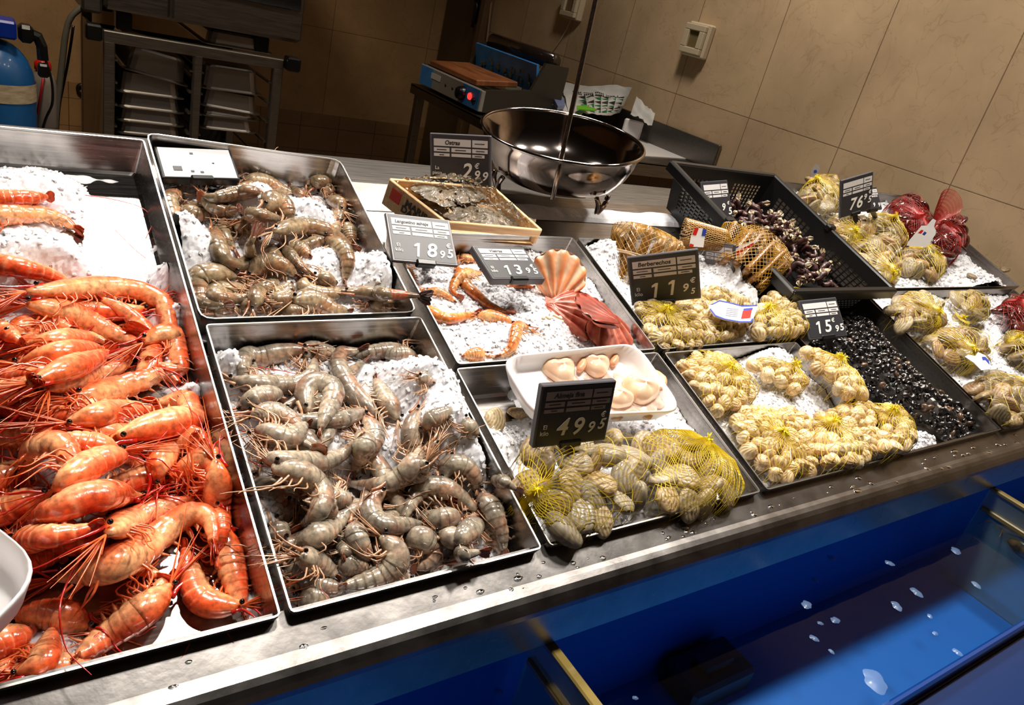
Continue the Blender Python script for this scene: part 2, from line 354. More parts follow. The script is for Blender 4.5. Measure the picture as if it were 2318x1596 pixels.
TR['cocklow'] = rect(.850, 1.185, .271, .528); TR['cockup'] = rect(.850, 1.19, .536, .806)
TR['peri'] = rect(1.205, 1.556, .271, .645)
TR['rlow'] = rect(1.566, 2.30, .271, .655); TR['rup'] = rect(1.63, 2.36, .664, 1.075)
tray('steel_tray', TR['red'], 'wide steel tray of orange-red prawns at the near end of the counter', M['steel'])
tray('steel_tray', TR['greylow'], 'steel tray at the front ledge filled with grey raw prawns', M['steel'])
tray('steel_tray', TR['greyup'], 'tilted steel tray of brownish prawns with a tall dark back wall', M['steel'], nrim=(.0, .0, .004, .004), r=.016)
tray('steel_tray', TR['almeja'], 'front steel tray holding large clams in yellow nets and a foam tray', M['steel'])
tray('steel_tray', TR['vieira'], 'steel tray with scallop shells and orange prawns on crushed ice', M['steel'])
tray('steel_tray', TR['cocklow'], 'front steel tray of small cream cockles in yellow nets', M['steel'])
tray('steel_tray', TR['cockup'], 'steel tray with razor clam bundles behind the brown-edged cockle bags', M['steel'])
tray('steel_tray', TR['peri'], 'dark steel tray filled with loose black periwinkles', M['steel_dark'], nrim=(0, 0, 0, 0))
tray('steel_tray', TR['rlow'], 'far front steel tray of netted clams half buried in ice', M['steel_dark'])
tray('steel_tray', TR['rup'], 'dark tray against the wall holding clam nets and red mussel nets', M['steel_dark'])
# ------------------------------------------------------------------ heights and ice
class HF:
    def __init__(s, name, base=-.05, res=.003):
        c = np.array(TR[name]); s.c4 = c; s.x0, s.s0 = c.min(0); s.x1, s.s1 = c.max(0); s.res = res
        s.nx = int((s.x1 - s.x0) / res) + 2; s.ns = int((s.s1 - s.s0) / res) + 2
        s.X, s.S = np.meshgrid(s.x0 + np.arange(s.nx) * res, s.s0 + np.arange(s.ns) * res, indexing='ij'); s.H = np.full(s.X.shape, base)
        s.inside = inpoly(s.X, s.S, c)
    def at(s, x, y):
        i = np.clip(((np.asarray(x) - s.x0) / s.res).round().astype(int), 0, s.nx - 1); j = np.clip(((np.asarray(y) - s.s0) / s.res).round().astype(int), 0, s.ns - 1); return s.H[i, j]
    def win(s, x, y, r):
        i0 = max(0, int((x - r - s.x0) / s.res)); i1 = min(s.nx, int((x + r - s.x0) / s.res) + 2); j0 = max(0, int((y - r - s.s0) / s.res)); j1 = min(s.ns, int((y + r - s.s0) / s.res) + 2)
        return slice(i0, max(i1, i0)), slice(j0, max(j1, j0))
    def mx(s, x, y, r, q=.8):
        a, b = s.win(x, y, r); h = s.H[a, b]; return float(np.quantile(h, q)) if h.size else -.05
    def put(s, x, y, r, top):
        a, b = s.win(x, y, r); d2 = ((s.X[a, b] - x) ** 2 + (s.S[a, b] - y) ** 2) / r ** 2
        if d2.size: h = top - r * (1 - np.sqrt(np.clip(1 - d2, 0, 1))); s.H[a, b] = np.where(d2 < 1, np.maximum(s.H[a, b], h), s.H[a, b])
def make_ice(tn, level, bumps, label, rough=.010, seed=1, chunks=500, edge=.0, csize=(.002, .0042), wallfall=.006):
    h = HF(tn, -.058); X, S = h.X, h.S
    lv = np.full(X.shape, float(level))
    for (px, py, rx, hh) in bumps:
        p = PL(px, py, -.02); d2 = ((X - p[0]) ** 2 + (S - p[1]) ** 2) / (rx * rx); lv += hh * np.exp(-d2 * 1.2)
    nz = vnoise(X, S, seed, 4, 28) - .5; n2 = np.abs(vnoise(X, S, seed + 9, 3, 75) - .5)
    H = lv + nz * rough * 2.2 + n2 * rough * .8
    h.H = np.where(h.inside, H, -.07)
    ok = (h.H > -.0515) & h.inside & (dpoly(X, S, h.c4) > wallfall)
    idx = -np.ones(X.shape, int); need = ok.copy(); need[1:] |= ok[:-1]; need[:-1] |= ok[1:]; n0 = need.copy(); need[:, 1:] |= n0[:, :-1]; need[:, :-1] |= n0[:, 1:]
    need &= dpoly(X, S, h.c4) > wallfall * .6; need &= h.inside
    idx[need] = np.arange(need.sum()); V = np.c_[X[need], S[need], np.maximum(h.H[need], -.0525)]
    g = rng.normal(0, .0006, V.shape); V = V + g
    q = need[:-1, :-1] & need[1:, :-1] & need[1:, 1:] & need[:-1, 1:]
    A = idx[:-1, :-1][q]; B = idx[1:, :-1][q]; C_ = idx[1:, 1:][q]; D_ = idx[:-1, 1:][q]
    b = MB(); b.add(W(V), np.c_[A, B, C_, D_].tolist())
    # loose crystals on the surface
    ii, jj = np.nonzero(ok)
    cube = np.array([[x, y, z] for x in (-1, 1) for y in (-1, 1) for z in (-1, 1)], float); cf = [(0, 1, 3, 2), (4, 6, 7, 5), (0, 4, 5, 1), (2, 3, 7, 6), (0, 2, 6, 4), (1, 5, 7, 3)]
    VV = []; FF = []
    for k in range(int(chunks * 1.8) if len(ii) else 0):
        t = rng.integers(len(ii)); s_ = rng.uniform(*csize) * (1.7 if rng.random() < .06 else 1)
        q_, _ = np.linalg.qr(rng.normal(size=(3, 3))); v = (cube * (1 + rng.normal(0, .22, (8, 3)))) * s_ * .5 * rng.uniform(.6, 1.2, 3) @ q_
        c = np.array([X[ii[t], jj[t]], S[ii[t], jj[t]], max(h.H[ii[t], jj[t]], -.05) + s_ * .22]); VV.append(c + v); FF += [tuple(np.array(f) + 8 * len(VV) - 8) for f in cf]
    if VV: b.add(W(np.concatenate(VV)), FF)
    o = b.build('crushed_ice', M['ice'], smooth=False); tag(o, label, 'ice', kind='stuff')
    h.H = np.where(h.inside, np.maximum(h.H, -.050), .0)
    return h
HS = {}
HS['red'] = make_ice('red', -.066, [(60, 400, .06, .03), (-60, 420, .08, .03), (130, 395, .04, .018), (80, 560, .055, .038), (10, 590, .05, .035), (170, 590, .04, .026), (200, 620, .035, .02), (390, 590, .028, .036), (400, 680, .03, .04), (375, 520, .018, .02), (440, 860, .022, .035), (300, 730, .02, .02), (100, 930, .05, .02), (600, 1350, .03, .022), (60, 1480, .05, .024), (150, 1450, .03, .014), (20, 1180, .03, .02), (200, 900, .05, .02), (250, 1000, .06, .02), (60, 750, .06, .03), (390, 790, .02, .03)], 'crushed ice under the orange-red prawns with bare metal showing', .008, 3, 260)
HS['greylow'] = make_ice('greylow', -.054, [(520, 810, .022, .042), (930, 850, .04, .052), (1000, 900, .045, .055), (1030, 990, .04, .045), (960, 970, .04, .042), (1090, 1050, .03, .03), (1040, 830, .03, .055), (720, 1000, .03, .03), (620, 1150, .035, .032), (620, 900, .05, .02), (800, 960, .04, .02), (1050, 1150, .05, .015), (800, 1250, .07, .008), (700, 800, .05, .012)], 'crushed ice mound among the grey prawns by the front ledge', .009, 5, 600)
HS['greyup'] = make_ice('greyup', -.050, [(430, 560, .05, .046), (400, 520, .035, .032), (590, 460, .035, .042), (700, 480, .045, .046), (860, 600, .035, .052), (870, 640, .025, .03), (750, 570, .03, .025), (560, 440, .03, .02), (650, 710, .04, .01), (700, 600, .05, .02), (780, 550, .03, .01)], 'lumpy crushed ice among the brownish prawns in the tilted tray', .009, 7, 500)
HS['almeja'] = make_ice('almeja', -.046, [(1090, 930, .03, .016), (1140, 980, .03, .014), (1120, 1010, .03, .018), (1560, 900, .05, .022), (1620, 980, .05, .02), (1680, 1060, .04, .022), (1500, 960, .04, .01), (1080, 860, .03, -.02), (1150, 880, .03, -.014), (1400, 1080, .1, .0)], 'crushed ice around the netted clams and the white foam tray', .006, 11, 700)
HS['vieira'] = make_ice('vieira', -.030, [(1250, 700, .06, .014), (1020, 760, .04, .014), (1150, 760, .05, .016), (1000, 650, .04, .012), (1330, 640, .03, .012), (1400, 780, .04, .01), (1300, 580, .05, -.016), (1000, 560, .06, -.02), (1250, 770, .05, .014)], 'smooth crushed ice under the scallops and orange prawns', .005, 13, 900)
HS['cocklow'] = make_ice('cocklow', -.030, [(1740, 800, .06, .026), (1660, 880, .04, .01), (1780, 900, .06, .016), (1870, 880, .04, .01), (1900, 980, .05, -.01)], 'white ice heaped between the bags of small cream cockles', .004, 17, 700)
HS['cockup'] = make_ice('cockup', -.030, [(1640, 630, .035, .050), (1690, 680, .035, .04), (1600, 660, .03, .03), (1365, 580, .035, .04), (1350, 620, .03, .02), (1550, 530, .04, .03), (1500, 740, .06, -.01)], 'bright ice heaped behind the large cockle bag', .005, 19, 600)
HS['peri'] = make_ice('peri', -.058, [(2110, 985, .03, .03), (2060, 950, .02, .02), (2030, 805, .022, .024), (2055, 850, .018, .022), (1960, 880, .018, .012), (1990, 920, .02, .018)], 'patches of ice along the sides of the black periwinkles', .006, 23, 350)
HS['rlow'] = make_ice('rlow', -.022, [(2080, 680, .08, .02), (2260, 760, .08, .016), (2280, 840, .08, .01), (2180, 620, .1, .014), (2030, 700, .05, .01)], 'bright ice bed around the clam nets in the far front tray', .006, 29, 800, csize=(.003, .0062))
HS['rup'] = make_ice('rup', -.030, [(2200, 640, .1, .034), (2290, 700, .12, .030), (2100, 660, .08, .022), (1960, 490, .06, .01), (2290, 600, .06, .02), (2050, 620, .1, .005)], 'bright ice bed by the stone wall with stray mussels', .008, 31, 900, csize=(.003, .0068))
# thin strip of ice along the foot of the back shelf
b = MB(); xs = np.linspace(XL, 1.35, 520); V = []
for k, x in enumerate(xs):
    wv = .010 + .012 * float(vnoise(np.array([x]), np.array([0.]), 41, 3, 14)[0]); hh = .006 + .008 * float(vnoise(np.array([x]), np.array([3.]), 42, 3, 40)[0])
    zf = sn(1.0, -.066)
    for (yy, dz) in ((0, .001), (.006, hh * .8), (wv, hh), (wv + .02, hh * .6), (wv + .03, .0005)): V.append((x, 1.10 + yy, W([0, 0, 0])[2] * 0 + sn((1.10 + yy - .309 * (H0 + .062)) / .951, -.062)[1] + dz))
b.add(V, [(i * 5 + j, i * 5 + j + 1, i * 5 + 6 + j, i * 5 + 5 + j) for i in range(len(xs) - 1) for j in range(4)])
o = b.build('crushed_ice', M['ice']); tag(o, 'narrow strip of ice along the foot of the back steel shelf', 'ice', kind='stuff')
# ------------------------------------------------------------------ water tank in front of the counter
zw, zfl, yb0, yf0 = CAM[2] - .655, CAM[2] - .815, .446, .205
M['blue'] = mat('blue_tank_plastic', sr(0, 92, 168), .5, coat=.0)
tk = empty('water_tank', (.8, .33, zfl)); tag(tk, 'blue live-shellfish water tank below the front ledge', 'tank')
b = MB(); b.box(((XL + XR) / 2, yb0 + .006, (zl - .03 + zfl) / 2), (XR - XL, .012, zl - .03 - zfl)); b.build('back_panel', M['blue'], tk)
b = MB(); b.box(((XL + XR) / 2, (yb0 + yf0) / 2, zfl - .006), (XR - XL, yb0 - yf0 + .024, .012)); b.build('bottom_panel', M['blue'], tk)
b = MB(); b.box(((XL + XR) / 2, yf0 - .004, (zw + .012 + zfl - .35) / 2), (XR - XL, .010, zw + .012 - zfl + .35), bev=.003); b.build('front_panel', mat('blue_front_panel', sr(16, 60, 130), .08, coat=.8), tk)
b = MB(); b.box(((XL + XR) / 2, yf0 - .055, zw - .012), (XR - XL, .09, .006), bev=.002); b.build('front_flange', mat('dark_blue_glass', sr(14, 46, 96), .12, coat=.4), tk)
b = MB(); b.box(((XL + XR) / 2, .5, zfl / 2 - .01), (XR - XL, .7, zfl - .03)); b.build('tank_base', M['steel_dark'], tk)
mw = bpy.data.materials.new('still_water'); mw.use_nodes = True; N = mw.node_tree.nodes; L = mw.node_tree.links; N.remove(N['Principled BSDF'])
tr = N.new('ShaderNodeBsdfTransparent'); tr.inputs[0].default_value = (.72, .88, .96, 1); gl = N.new('ShaderNodeBsdfGlossy'); gl.inputs['Roughness'].default_value = .03; fz = N.new('ShaderNodeFresnel'); fz.inputs[0].default_value = 1.22
mxs = N.new('ShaderNodeMixShader'); L.new(fz.outputs[0], mxs.inputs[0]); L.new(tr.outputs[0], mxs.inputs[1]); L.new(gl.outputs[0], mxs.inputs[2]); L.new(mxs.outputs[0], N['Material Output'].inputs[0])
tn = N.new('ShaderNodeTexNoise'); tn.inputs['Scale'].default_value = 9; tc = N.new('ShaderNodeTexCoord'); L.new(tc.outputs['Object'], tn.inputs['Vector']); bp = N.new('ShaderNodeBump'); bp.inputs['Strength'].default_value = .12; bp.inputs['Distance'].default_value = .004
L.new(tn.outputs[0], bp.inputs['Height']); L.new(bp.outputs[0], gl.inputs['Normal']); L.new(bp.outputs[0], fz.inputs['Normal'])
b = MB(); b.add([(XL, yf0, zw), (XR, yf0, zw), (XR, yb0, zw), (XL, yb0, zw)], [(0, 1, 2, 3)]); o = b.build('tank_water', mw); tag(o, 'clear still water filling the blue tank', 'water', kind='stuff')
macr = mat('acrylic_edge_reflection', sr(150, 130, 70), .15, trans=.3, coat=.6); macs = mat('acrylic_sheet', (.30, .38, .36), .05, alpha=.45, coat=.5)  # amber edge colour stands in for warm light reflected at the waterline
for (pf, pn, lb) in (((1212, 1425), (1392, 1596), 'clear acrylic divider with a painted amber waterline reflection nearest the prawn trays'), ((2238, 1106), (2318, 1152), 'clear acrylic divider at the far end of the blue tank')):
    A_ = OZ(*pf, zw + .045); x_ = A_[0]; y1 = min(A_[1], yb0 - .004)
    dv = empty('tank_divider', (x_, .32, zfl)); tag(dv, lb, 'divider', 'tank dividers')
    b = MB(); b.box((x_, (y1 + yf0) / 2, (zw + .045 + zfl) / 2), (.005, y1 - yf0 - .006, zw + .045 - zfl)); b.build('sheet', macs, dv)
    b = MB(); b.box((x_, (y1 + yf0) / 2, zw + .049), (.013, y1 - yf0 - .006, .008), bev=.002); b.box((x_, (y1 + yf0) / 2, zw + .006), (.012, y1 - yf0 - .012, .010), bev=.002); b.build('edge_and_reflection', macr, dv)  # lower bar is the painted waterline reflection, upper bar the sheet's top edge
blk = OZ(1660, 1545, zfl + .03); b = MB(); b.box((blk[0] - .02, yb0 - .045, zfl + .022), (.13, .07, .044), bev=.006); b.box((blk[0] - .02, yb0 - .045, zfl + .05), (.06, .03, .012), bev=.003)
o = b.build('filter_box', M['black']); tag(o, 'black box on the blue tank bottom against its back panel', 'box')
mf = mat('floating_froth', sr(110, 140, 185), .35, alpha=.5, coat=.6)
for k, (px, py, rr) in enumerate([(1981, 1542, 27), (1826, 1369, 12), (1882, 1262, 9), (2014, 1275, 9), (1844, 1313, 7), (2075, 1341, 12), (2030, 1372, 12), (2164, 1247, 11), (1891, 1404, 10), (1857, 1411, 6), (1843, 1445, 9), (1882, 1475, 6), (2210, 1324, 9), (2105, 1395, 6), (2117, 1434, 6), (1438, 1580, 6), (1129, 1565, 10), (2168, 1477, 9), (2204, 1481, 6)]):
    c = OZ(px, py, zw + .0012); R_ = rr / 1700. * np.linalg.norm(c - CAM) * .95; nn = 28; an = np.arange(nn) * 2 * math.pi / nn; rad = R_ * (1 + .18 * np.sin(an * 2 + k) + .08 * np.sin(an * 5 + k * 2))
    V = np.r_[[c + (0, 0, .001 + R_ * .12)], np.c_[c[0] + rad * .6 * np.cos(an), c[1] + rad * .6 * np.sin(an) * 1.0, np.full(nn, c[2] + .001 + R_ * .08)], np.c_[c[0] + rad * np.cos(an), c[1] + rad * np.sin(an), np.full(nn, c[2])]]
    Fc = [(0, 1 + j, 1 + (j + 1) % nn) for j in range(nn)] + [(1 + j, 1 + nn + j, 1 + nn + (j + 1) % nn, 1 + (j + 1) % nn) for j in range(nn)]
    o = mesh('froth_patch', V, Fc, mf); tag(o, 'largest round patch of froth floating on the tank water' if k == 0 else 'small pale froth patch floating on the blue tank water', 'froth', 'froth patches on the tank water')
    if k == 0: del o['group']
# crustacean at the far end of the tank
lob = empty('lobster', OZ(2290, 1230, zw)); tag(lob, 'brown lobster held in the far corner of the blue tank', 'lobster')
P = spline([OZ(x, y, zw - .02) for x, y in ((2250, 1190), (2285, 1215), (2325, 1245), (2370, 1275))], 14)
V, Fc = tube(P, np.interp(np.linspace(0, 1, 14), [0, .15, .5, .85, 1], [.004, .012, .017, .014, .008]), 12); mesh('body', V, Fc, add_mottle(mat('lobster_shell', rough=.25, coat=.5), sr(70, 46, 26), sr(150, 104, 56), 60), lob)
for k in (-1, 1):
    Q = spline([P[1], P[1] + np.array([-.02, .012 * k, .012]), P[1] + np.array([-.045, .02 * k, .006])], 10); V, Fc = tube(Q, np.linspace(.0018, .0004, 10), 5); mesh('antenna', V, Fc, mat('lobster_feeler', sr(120, 70, 40), .3), lob)
# drops of water on the front ledge
md = mat('water_drops', (.9, .9, .92), .03, trans=1.0); b = MB()
for k in range(90):
    x_ = rng.uniform(.1, 2.0); y_ = rng.uniform(.42, .445); r0 = rng.uniform(.0012, .004) * (1.4 if x_ > 1.0 else 1)
    V, Fc = lathe([(0, .3), (.5, .27), (.85, .15), (1, 0)], 10); b.add(V * [r0 * rng.uniform(.8, 2.2), r0, r0] + [x_, y_, zl - .001 - (.461 - y_) * .38], Fc)
o = b.build('water_drops', md, smooth=True); tag(o, 'scattered water drops on the steel front ledge', 'water', kind='stuff')
# ------------------------------------------------------------------ oven and its stand
YO = 3.0
def oyp(px, py, y=YO): return OY(px, py, y)
ov = empty('oven', (.70, 3.35, .9)); tag(ov, 'dark steel oven standing on the rack against the back wall', 'oven')
xl, xr = oyp(236, 29)[0], oyp(680, 91)[0]; zo = (oyp(236, 29)[2] + oyp(676, 91)[2]) / 2
b = MB(); b.box(((xl + xr) / 2, 3.4, zo + .36), (xr - xl, .8, .72), bev=.01); b.build('body', M['steel_back'], ov)
xg = oyp(385, 25)[0]
b = MB(); b.box(((xl + xg) / 2 - .002, 2.992, zo + .36), (xg - xl - .012, .02, .70), bev=.004); b.build('control_panel', steel('oven_panel', (.2, .18, .165), .4), ov)
dr = MB(); dr.box(((xr + xg) / 2, 2.99, zo + .36), (xr - xg - .01, .024, .70), bev=.005); dr = dr.build('door', steel('oven_door', (.22, .2, .18), .4), ov)
gz = oyp(560, 15)[2]
b = MB(); b.box(((xr + xg) / 2 + .01, 2.974, gz + .27), (xr - xg - .06, .012, .5), bev=.003); b.build('glass', mat('oven_glass', (.008, .008, .008), .08, coat=.8), dr)
b = MB(); b.box((xl - .035, 3.25, zo + .12), (.06, .5, .28), bev=.008); b.build('side_box', M['steel_back'], ov)
st = empty('oven_stand', (.70, 3.3, 0)); tag(st, 'steel rack stand under the oven holding metal pans in two bays', 'rack')
lx, rx = oyp(232, 100)[0], oyp(640, 140)[0]; zr = oyp(430, 108)[2]
mx_ = oyp(443, 220)[0]
mst = steel('stand_steel', (.30, .27, .235), .4)
b = MB(); b.box(((lx + rx) / 2, 3.0, zr - .005), (rx - lx, .035, .038), bev=.003); b.build('top_rail', mst, st)
for x_ in (lx + .018, mx_, rx - .018):
    b = MB(); b.box((x_, 3.0, (zr - .02) / 2), (.036 if x_ != mx_ else .028, .034, zr - .02), bev=.003); b.build('post', mst, st)
for x_ in (lx + .018, rx - .018):
    b = MB(); b.box((x_, 3.6, (zr + .02) / 2), (.036, .034, zr - .02), bev=.003); b.build('post', mst, st)
b = MB(); b.box((lx + .006, 3.32, zr / 2 + .1), (.008, .6, zr - .25)); b.build('side_panel', mst, st)
b = MB(); b.box(((lx + rx) / 2, 3.62, zr / 2), (rx - lx, .006, zr - .1)); b.build('rear_panel', mat('rack_shadow_panel', (.02, .017, .014), .7), st)  # near-black colour paints the shade at the back of the rack
for x_ in (lx - .03, rx + .03):
    b = MB(); b.box((x_, 2.98, zr + .005), (.05, .06, .05), bev=.006); b.build('corner_bracket', M['black'], st)
for x_ in (lx + .04, mx_ - .018, mx_ + .018, rx - .04):
    b = MB()
    for k in range(9): b.box((x_, 3.3, zr - .08 - .075 * k), (.012, .6, .006))
    b.build('runner', mst, st)
for x_ in (lx + .07, rx - .07):
    for y_ in (3.06, 3.5):
        b = MB(); b.box((x_, y_, (zr + zo) / 2 + .006), (.05, .05, zo - zr - .02), bev=.004); b.build('spacer', M['black'], st)
mpan = mat('pan_steel', (.50, .46, .42), .34, 1.0); add_bump(mpan, 12, .1, .002)
def pan(px0, py0, px1, py1, h, y0=3.04, tilt=0, label='', dep=.45):
    A_ = oyp(px0, py0, y0); B_ = oyp(px1, py1, y0); wv = B_[0] - A_[0]; c = (A_ + B_) / 2; tl = tilt
    root = empty('gastronorm_pan', (c[0], y0 + dep / 2, c[2])); tag(root, label, 'pan', 'metal pans in the oven stand')
    ex = np.array([math.cos(tl), 0, math.sin(tl)]); ez = np.array([-math.sin(tl), 0, math.cos(tl)]); ey = np.array([0, 1., 0]); ax = np.stack([ex, ey, ez])
    cc = np.array([c[0], y0 + dep / 2, c[2]]); L_ = []
    for (ins, zz) in ((-.012, 0), (-.012, .003), (0, .004), (.004, .008), (.012, h - .008), (.02, h), (.06, h + .0005)):
        q = rrect([(-wv / 2 + ins, -dep / 2 + ins), (wv / 2 - ins, -dep / 2 + ins), (wv / 2 - ins, dep / 2 - ins), (-wv / 2 + ins, dep / 2 - ins)], .03, 3); L_.append(np.c_[q, np.full(len(q), zz)])
    n = len(L_[0]); V = cc + np.concatenate(L_) @ ax; Fc = [(i * n + j, i * n + (j + 1) % n, (i + 1) * n + (j + 1) % n, (i + 1) * n + j) for i in range(len(L_) - 1) for j in range(n)] + [tuple((len(L_) - 1) * n + j for j in range(n))]
    V2 = V[2 * n:]; F2 = [tuple(i - 2 * n for i in f) for f in Fc if min(f) >= 2 * n]
    mesh('pan_body', V2, F2, mpan, root, False); mesh('pan_rim', V[:3 * n], [f for f in Fc if max(f) < 3 * n], mpan, root, False)
pan(466, 105, 612, 116, .05, tilt=.0, label='bright shallow metal pan lying on the rail under the oven')
xs_l = [('tilted metal pan topmost of the bay beside the blue cylinder', 272, 150, 425, 200, .085, -.16), ('second metal pan down, under the tilted one', 262, 208, 415, 224, .075, 0),
        ('third metal pan down, under the tilted one', 263, 243, 415, 256, .06, 0), ('fourth metal pan down, under the tilted one', 263, 276, 415, 284, .055, 0), ('lowest metal pan in view, under the tilted one', 263, 303, 415, 312, .05, 0)]
for (lb, x0, y0_, x1, y1_, h_, tl) in xs_l: pan(x0 + 8, y0_, x1 - 4, y1_, h_, tilt=tl, label=lb)
for (lb, x0, y0_, x1, y1_, h_, tl) in [('topmost metal pan of the bay beside the dark corridor', 452, 200, 594, 215, .085, 0), ('leaning metal pan, second down beside the dark corridor', 452, 237, 590, 262, .07, -.06),
        ('third metal pan down beside the dark corridor', 452, 262, 585, 272, .04, 0), ('lowest metal pan beside the dark corridor', 452, 292, 582, 300, .055, 0)]: pan(x0 + 6, y0_, x1 - 6, y1_, h_, tilt=tl, label=lb)
# ------------------------------------------------------------------ blue cylinder
YC = 2.8; c0 = OY(-4, 215, YC); R0 = (OY(82, 215, YC)[0] - c0[0]); zt_ = OY(0, 86, YC)[2]
cy = empty('pressure_cylinder', (c0[0], YC, 0)); tag(cy, 'tall blue water softener cylinder with a white label band beside the oven rack', 'cylinder')
mbl = add_mottle(mat('cylinder_blue', rough=.35, coat=.2), sr(20, 80, 138), sr(30, 98, 160), 5)
prof = [(R0 * .98, .05), (R0, .1), (R0, zt_ - .13)] + [(R0 * math.cos(t), zt_ - .13 + .13 * math.sin(t)) for t in np.linspace(.1, 1.45, 9)]
V, Fc = lathe(prof, 40, (c0[0], YC, 0)); mesh('body', V, Fc, mbl, cy)
z1, z2 = OY(0, 217, YC)[2], OY(0, 176, YC)[2]
V, Fc = lathe([(R0 + .0015, z1), (R0 + .0015, z2)], 40, (c0[0], YC, 0)); mesh('label_band', V, Fc, add_mottle(mat('band_paper', rough=.6), sr(170, 152, 124), sr(206, 188, 158), 30, 4, mapping=(1, 1, 5)), cy)
b = MB(); b.box((c0[0], YC - .02, zt_ + .035), (R0 * 1.05, .1, .05), bev=.006); b.build('valve_head', mat('cap_blue', sr(14, 50, 160), .3), cy)
vb = MB(); vp = OY(58, 75, YC); vb.box(vp, (.04, .06, .05), bev=.01); vb.tube([vp + (.01, 0, 0), vp + (.03, 0, -.005), vp + (.04, 0, -.03), vp + (.042, 0, -.07)], .016, 8); vb.box(vp + (.042, 0, -.1), (.03, .04, .04), bev=.006); vb.build('valve', M['black'], cy)
def hose(name, pts, y, r, m, label, cat='hose', k=8):
    P = spline([OY(px, py, y + (d[0] if d else 0)) for (px, py, *d) in pts], 40); V, Fc = tube(P, r, k); o = mesh(name, V, Fc, m); tag(o, label, cat); return o
mgh = mat('grey_hose', sr(86, 82, 72), .5)
hose('drain_hose', [(192, 12), (178, 22), (160, 40), (149, 75), (142, 130), (135, 190), (128, 250), (124, 330), (122, 420)], 3.05, .010, mgh, 'thick grey hose looping down the wall beside the oven rack')
hose('thin_hose', [(166, 58), (161, 95), (152, 150), (142, 200), (134, 245), (128, 330)], 3.1, .0045, M['black'], 'thin dark hose hanging next to the thick grey one')
hose('thin_hose', [(94, 112), (108, 150), (118, 190), (118, 235), (104, 268), (92, 310), (84, 360)], 2.85, .004, M['black'], 'thin dark tube curling down from the blue cylinder valve', 'tube')
sp_ = OY(99, 225, 2.95); sb = empty('spray_bottle', (sp_[0], 2.95, sp_[2])); tag(sb, 'white bottle with a red cap behind the blue cylinder', 'bottle')
V, Fc = lathe([(0, -.1), (.036, -.1), (.038, -.08), (.038, .05), (.03, .08), (.014, .095), (.014, .1)], 20, sp_); mesh('bottle_body', V, Fc, mat('bottle_plastic', sr(120, 112, 104), .35), sb)
V, Fc = lathe([(.02, .09), (.024, .095), (.024, .115), (.015, .125), (0, .128)], 16, sp_); mesh('cap', V, Fc, mat('red_cap', sr(190, 24, 16), .35), sb)
V, Fc = tube([sp_ + (.0, -.04, .09), sp_ + (-.01, -.045, .03), sp_ + (-.022, -.045, -.04)], .004, 6); mesh('red_strip', V, Fc, mat('red_strip', sr(150, 16, 24), .4), sb)
rp = OY(187, 202, YB - .02); V, Fc = lathe([(.018, -.01), (.03, -.01), (.03, .01), (.018, .01), (.018, -.01)], 20, rp, [[1, 0, 0], [0, 0, 1], [0, 1, 0]]); o = mesh('wall_pipe_collar', V, Fc, M['black']); tag(o, 'small black pipe collar on the back wall beside the hoses', 'pipe collar')
# support shelf bracket for the far-left devices is out of view
# ------------------------------------------------------------------ work table by the wall
zT = OX(1615, 385, XW)[2]; pN = OX(1630, 366, XW)
yN = OX(1617, 388, XW)[1]; yF = 3.12; xT = 1.585
tb = empty('work_table', (2.0, (yN + yF) / 2, 0)); tag(tb, 'long stainless steel work table with a backsplash along the stone wall', 'table')
mtb = steel('table_steel', (.27, .25, .23), .32)
b = MB(); b.box(((xT + XW - .012) / 2, (yN + yF) / 2, zT - .004), (XW - .012 - xT, yF - yN, .008)); b.box((xT + .003, (yN + yF) / 2, zT - .022), (.006, yF - yN, .036)); b.box(((xT + XW) / 2, yN + .003, zT - .028), (XW - .012 - xT, .006, .048)); b.build('table_top', mtb, tb)
zbs = OX(1635, 330, XW)[2]
b = MB(); b.box((XW - .012, (yN + yF) / 2, (zT + zbs) / 2), (.018, yF - yN, zbs - zT), bev=.002); b.build('backsplash', mtb, tb)
for (x_, y_) in ((xT + .03, yN + .05), (xT + .03, yF - .04), (XW - .06, yN + .05), (XW - .06, yF - .04)):
    b = MB(); b.box((x_, y_, (zT - .01) / 2), (.036, .036, zT - .01), bev=.003); b.build('leg', mtb, tb)
b = MB(); b.box(((xT + XW) / 2 - .01, yN + .012, zT - .17), (XW - xT - .1, .02, .16), bev=.003); b.build('front_apron', mtb, tb)
b = MB(); b.box(((xT + XW) / 2 - .01, (yN + yF) / 2, .3), (XW - xT - .08, yF - yN - .08, .02)); b.build('lower_shelf', mtb, tb)
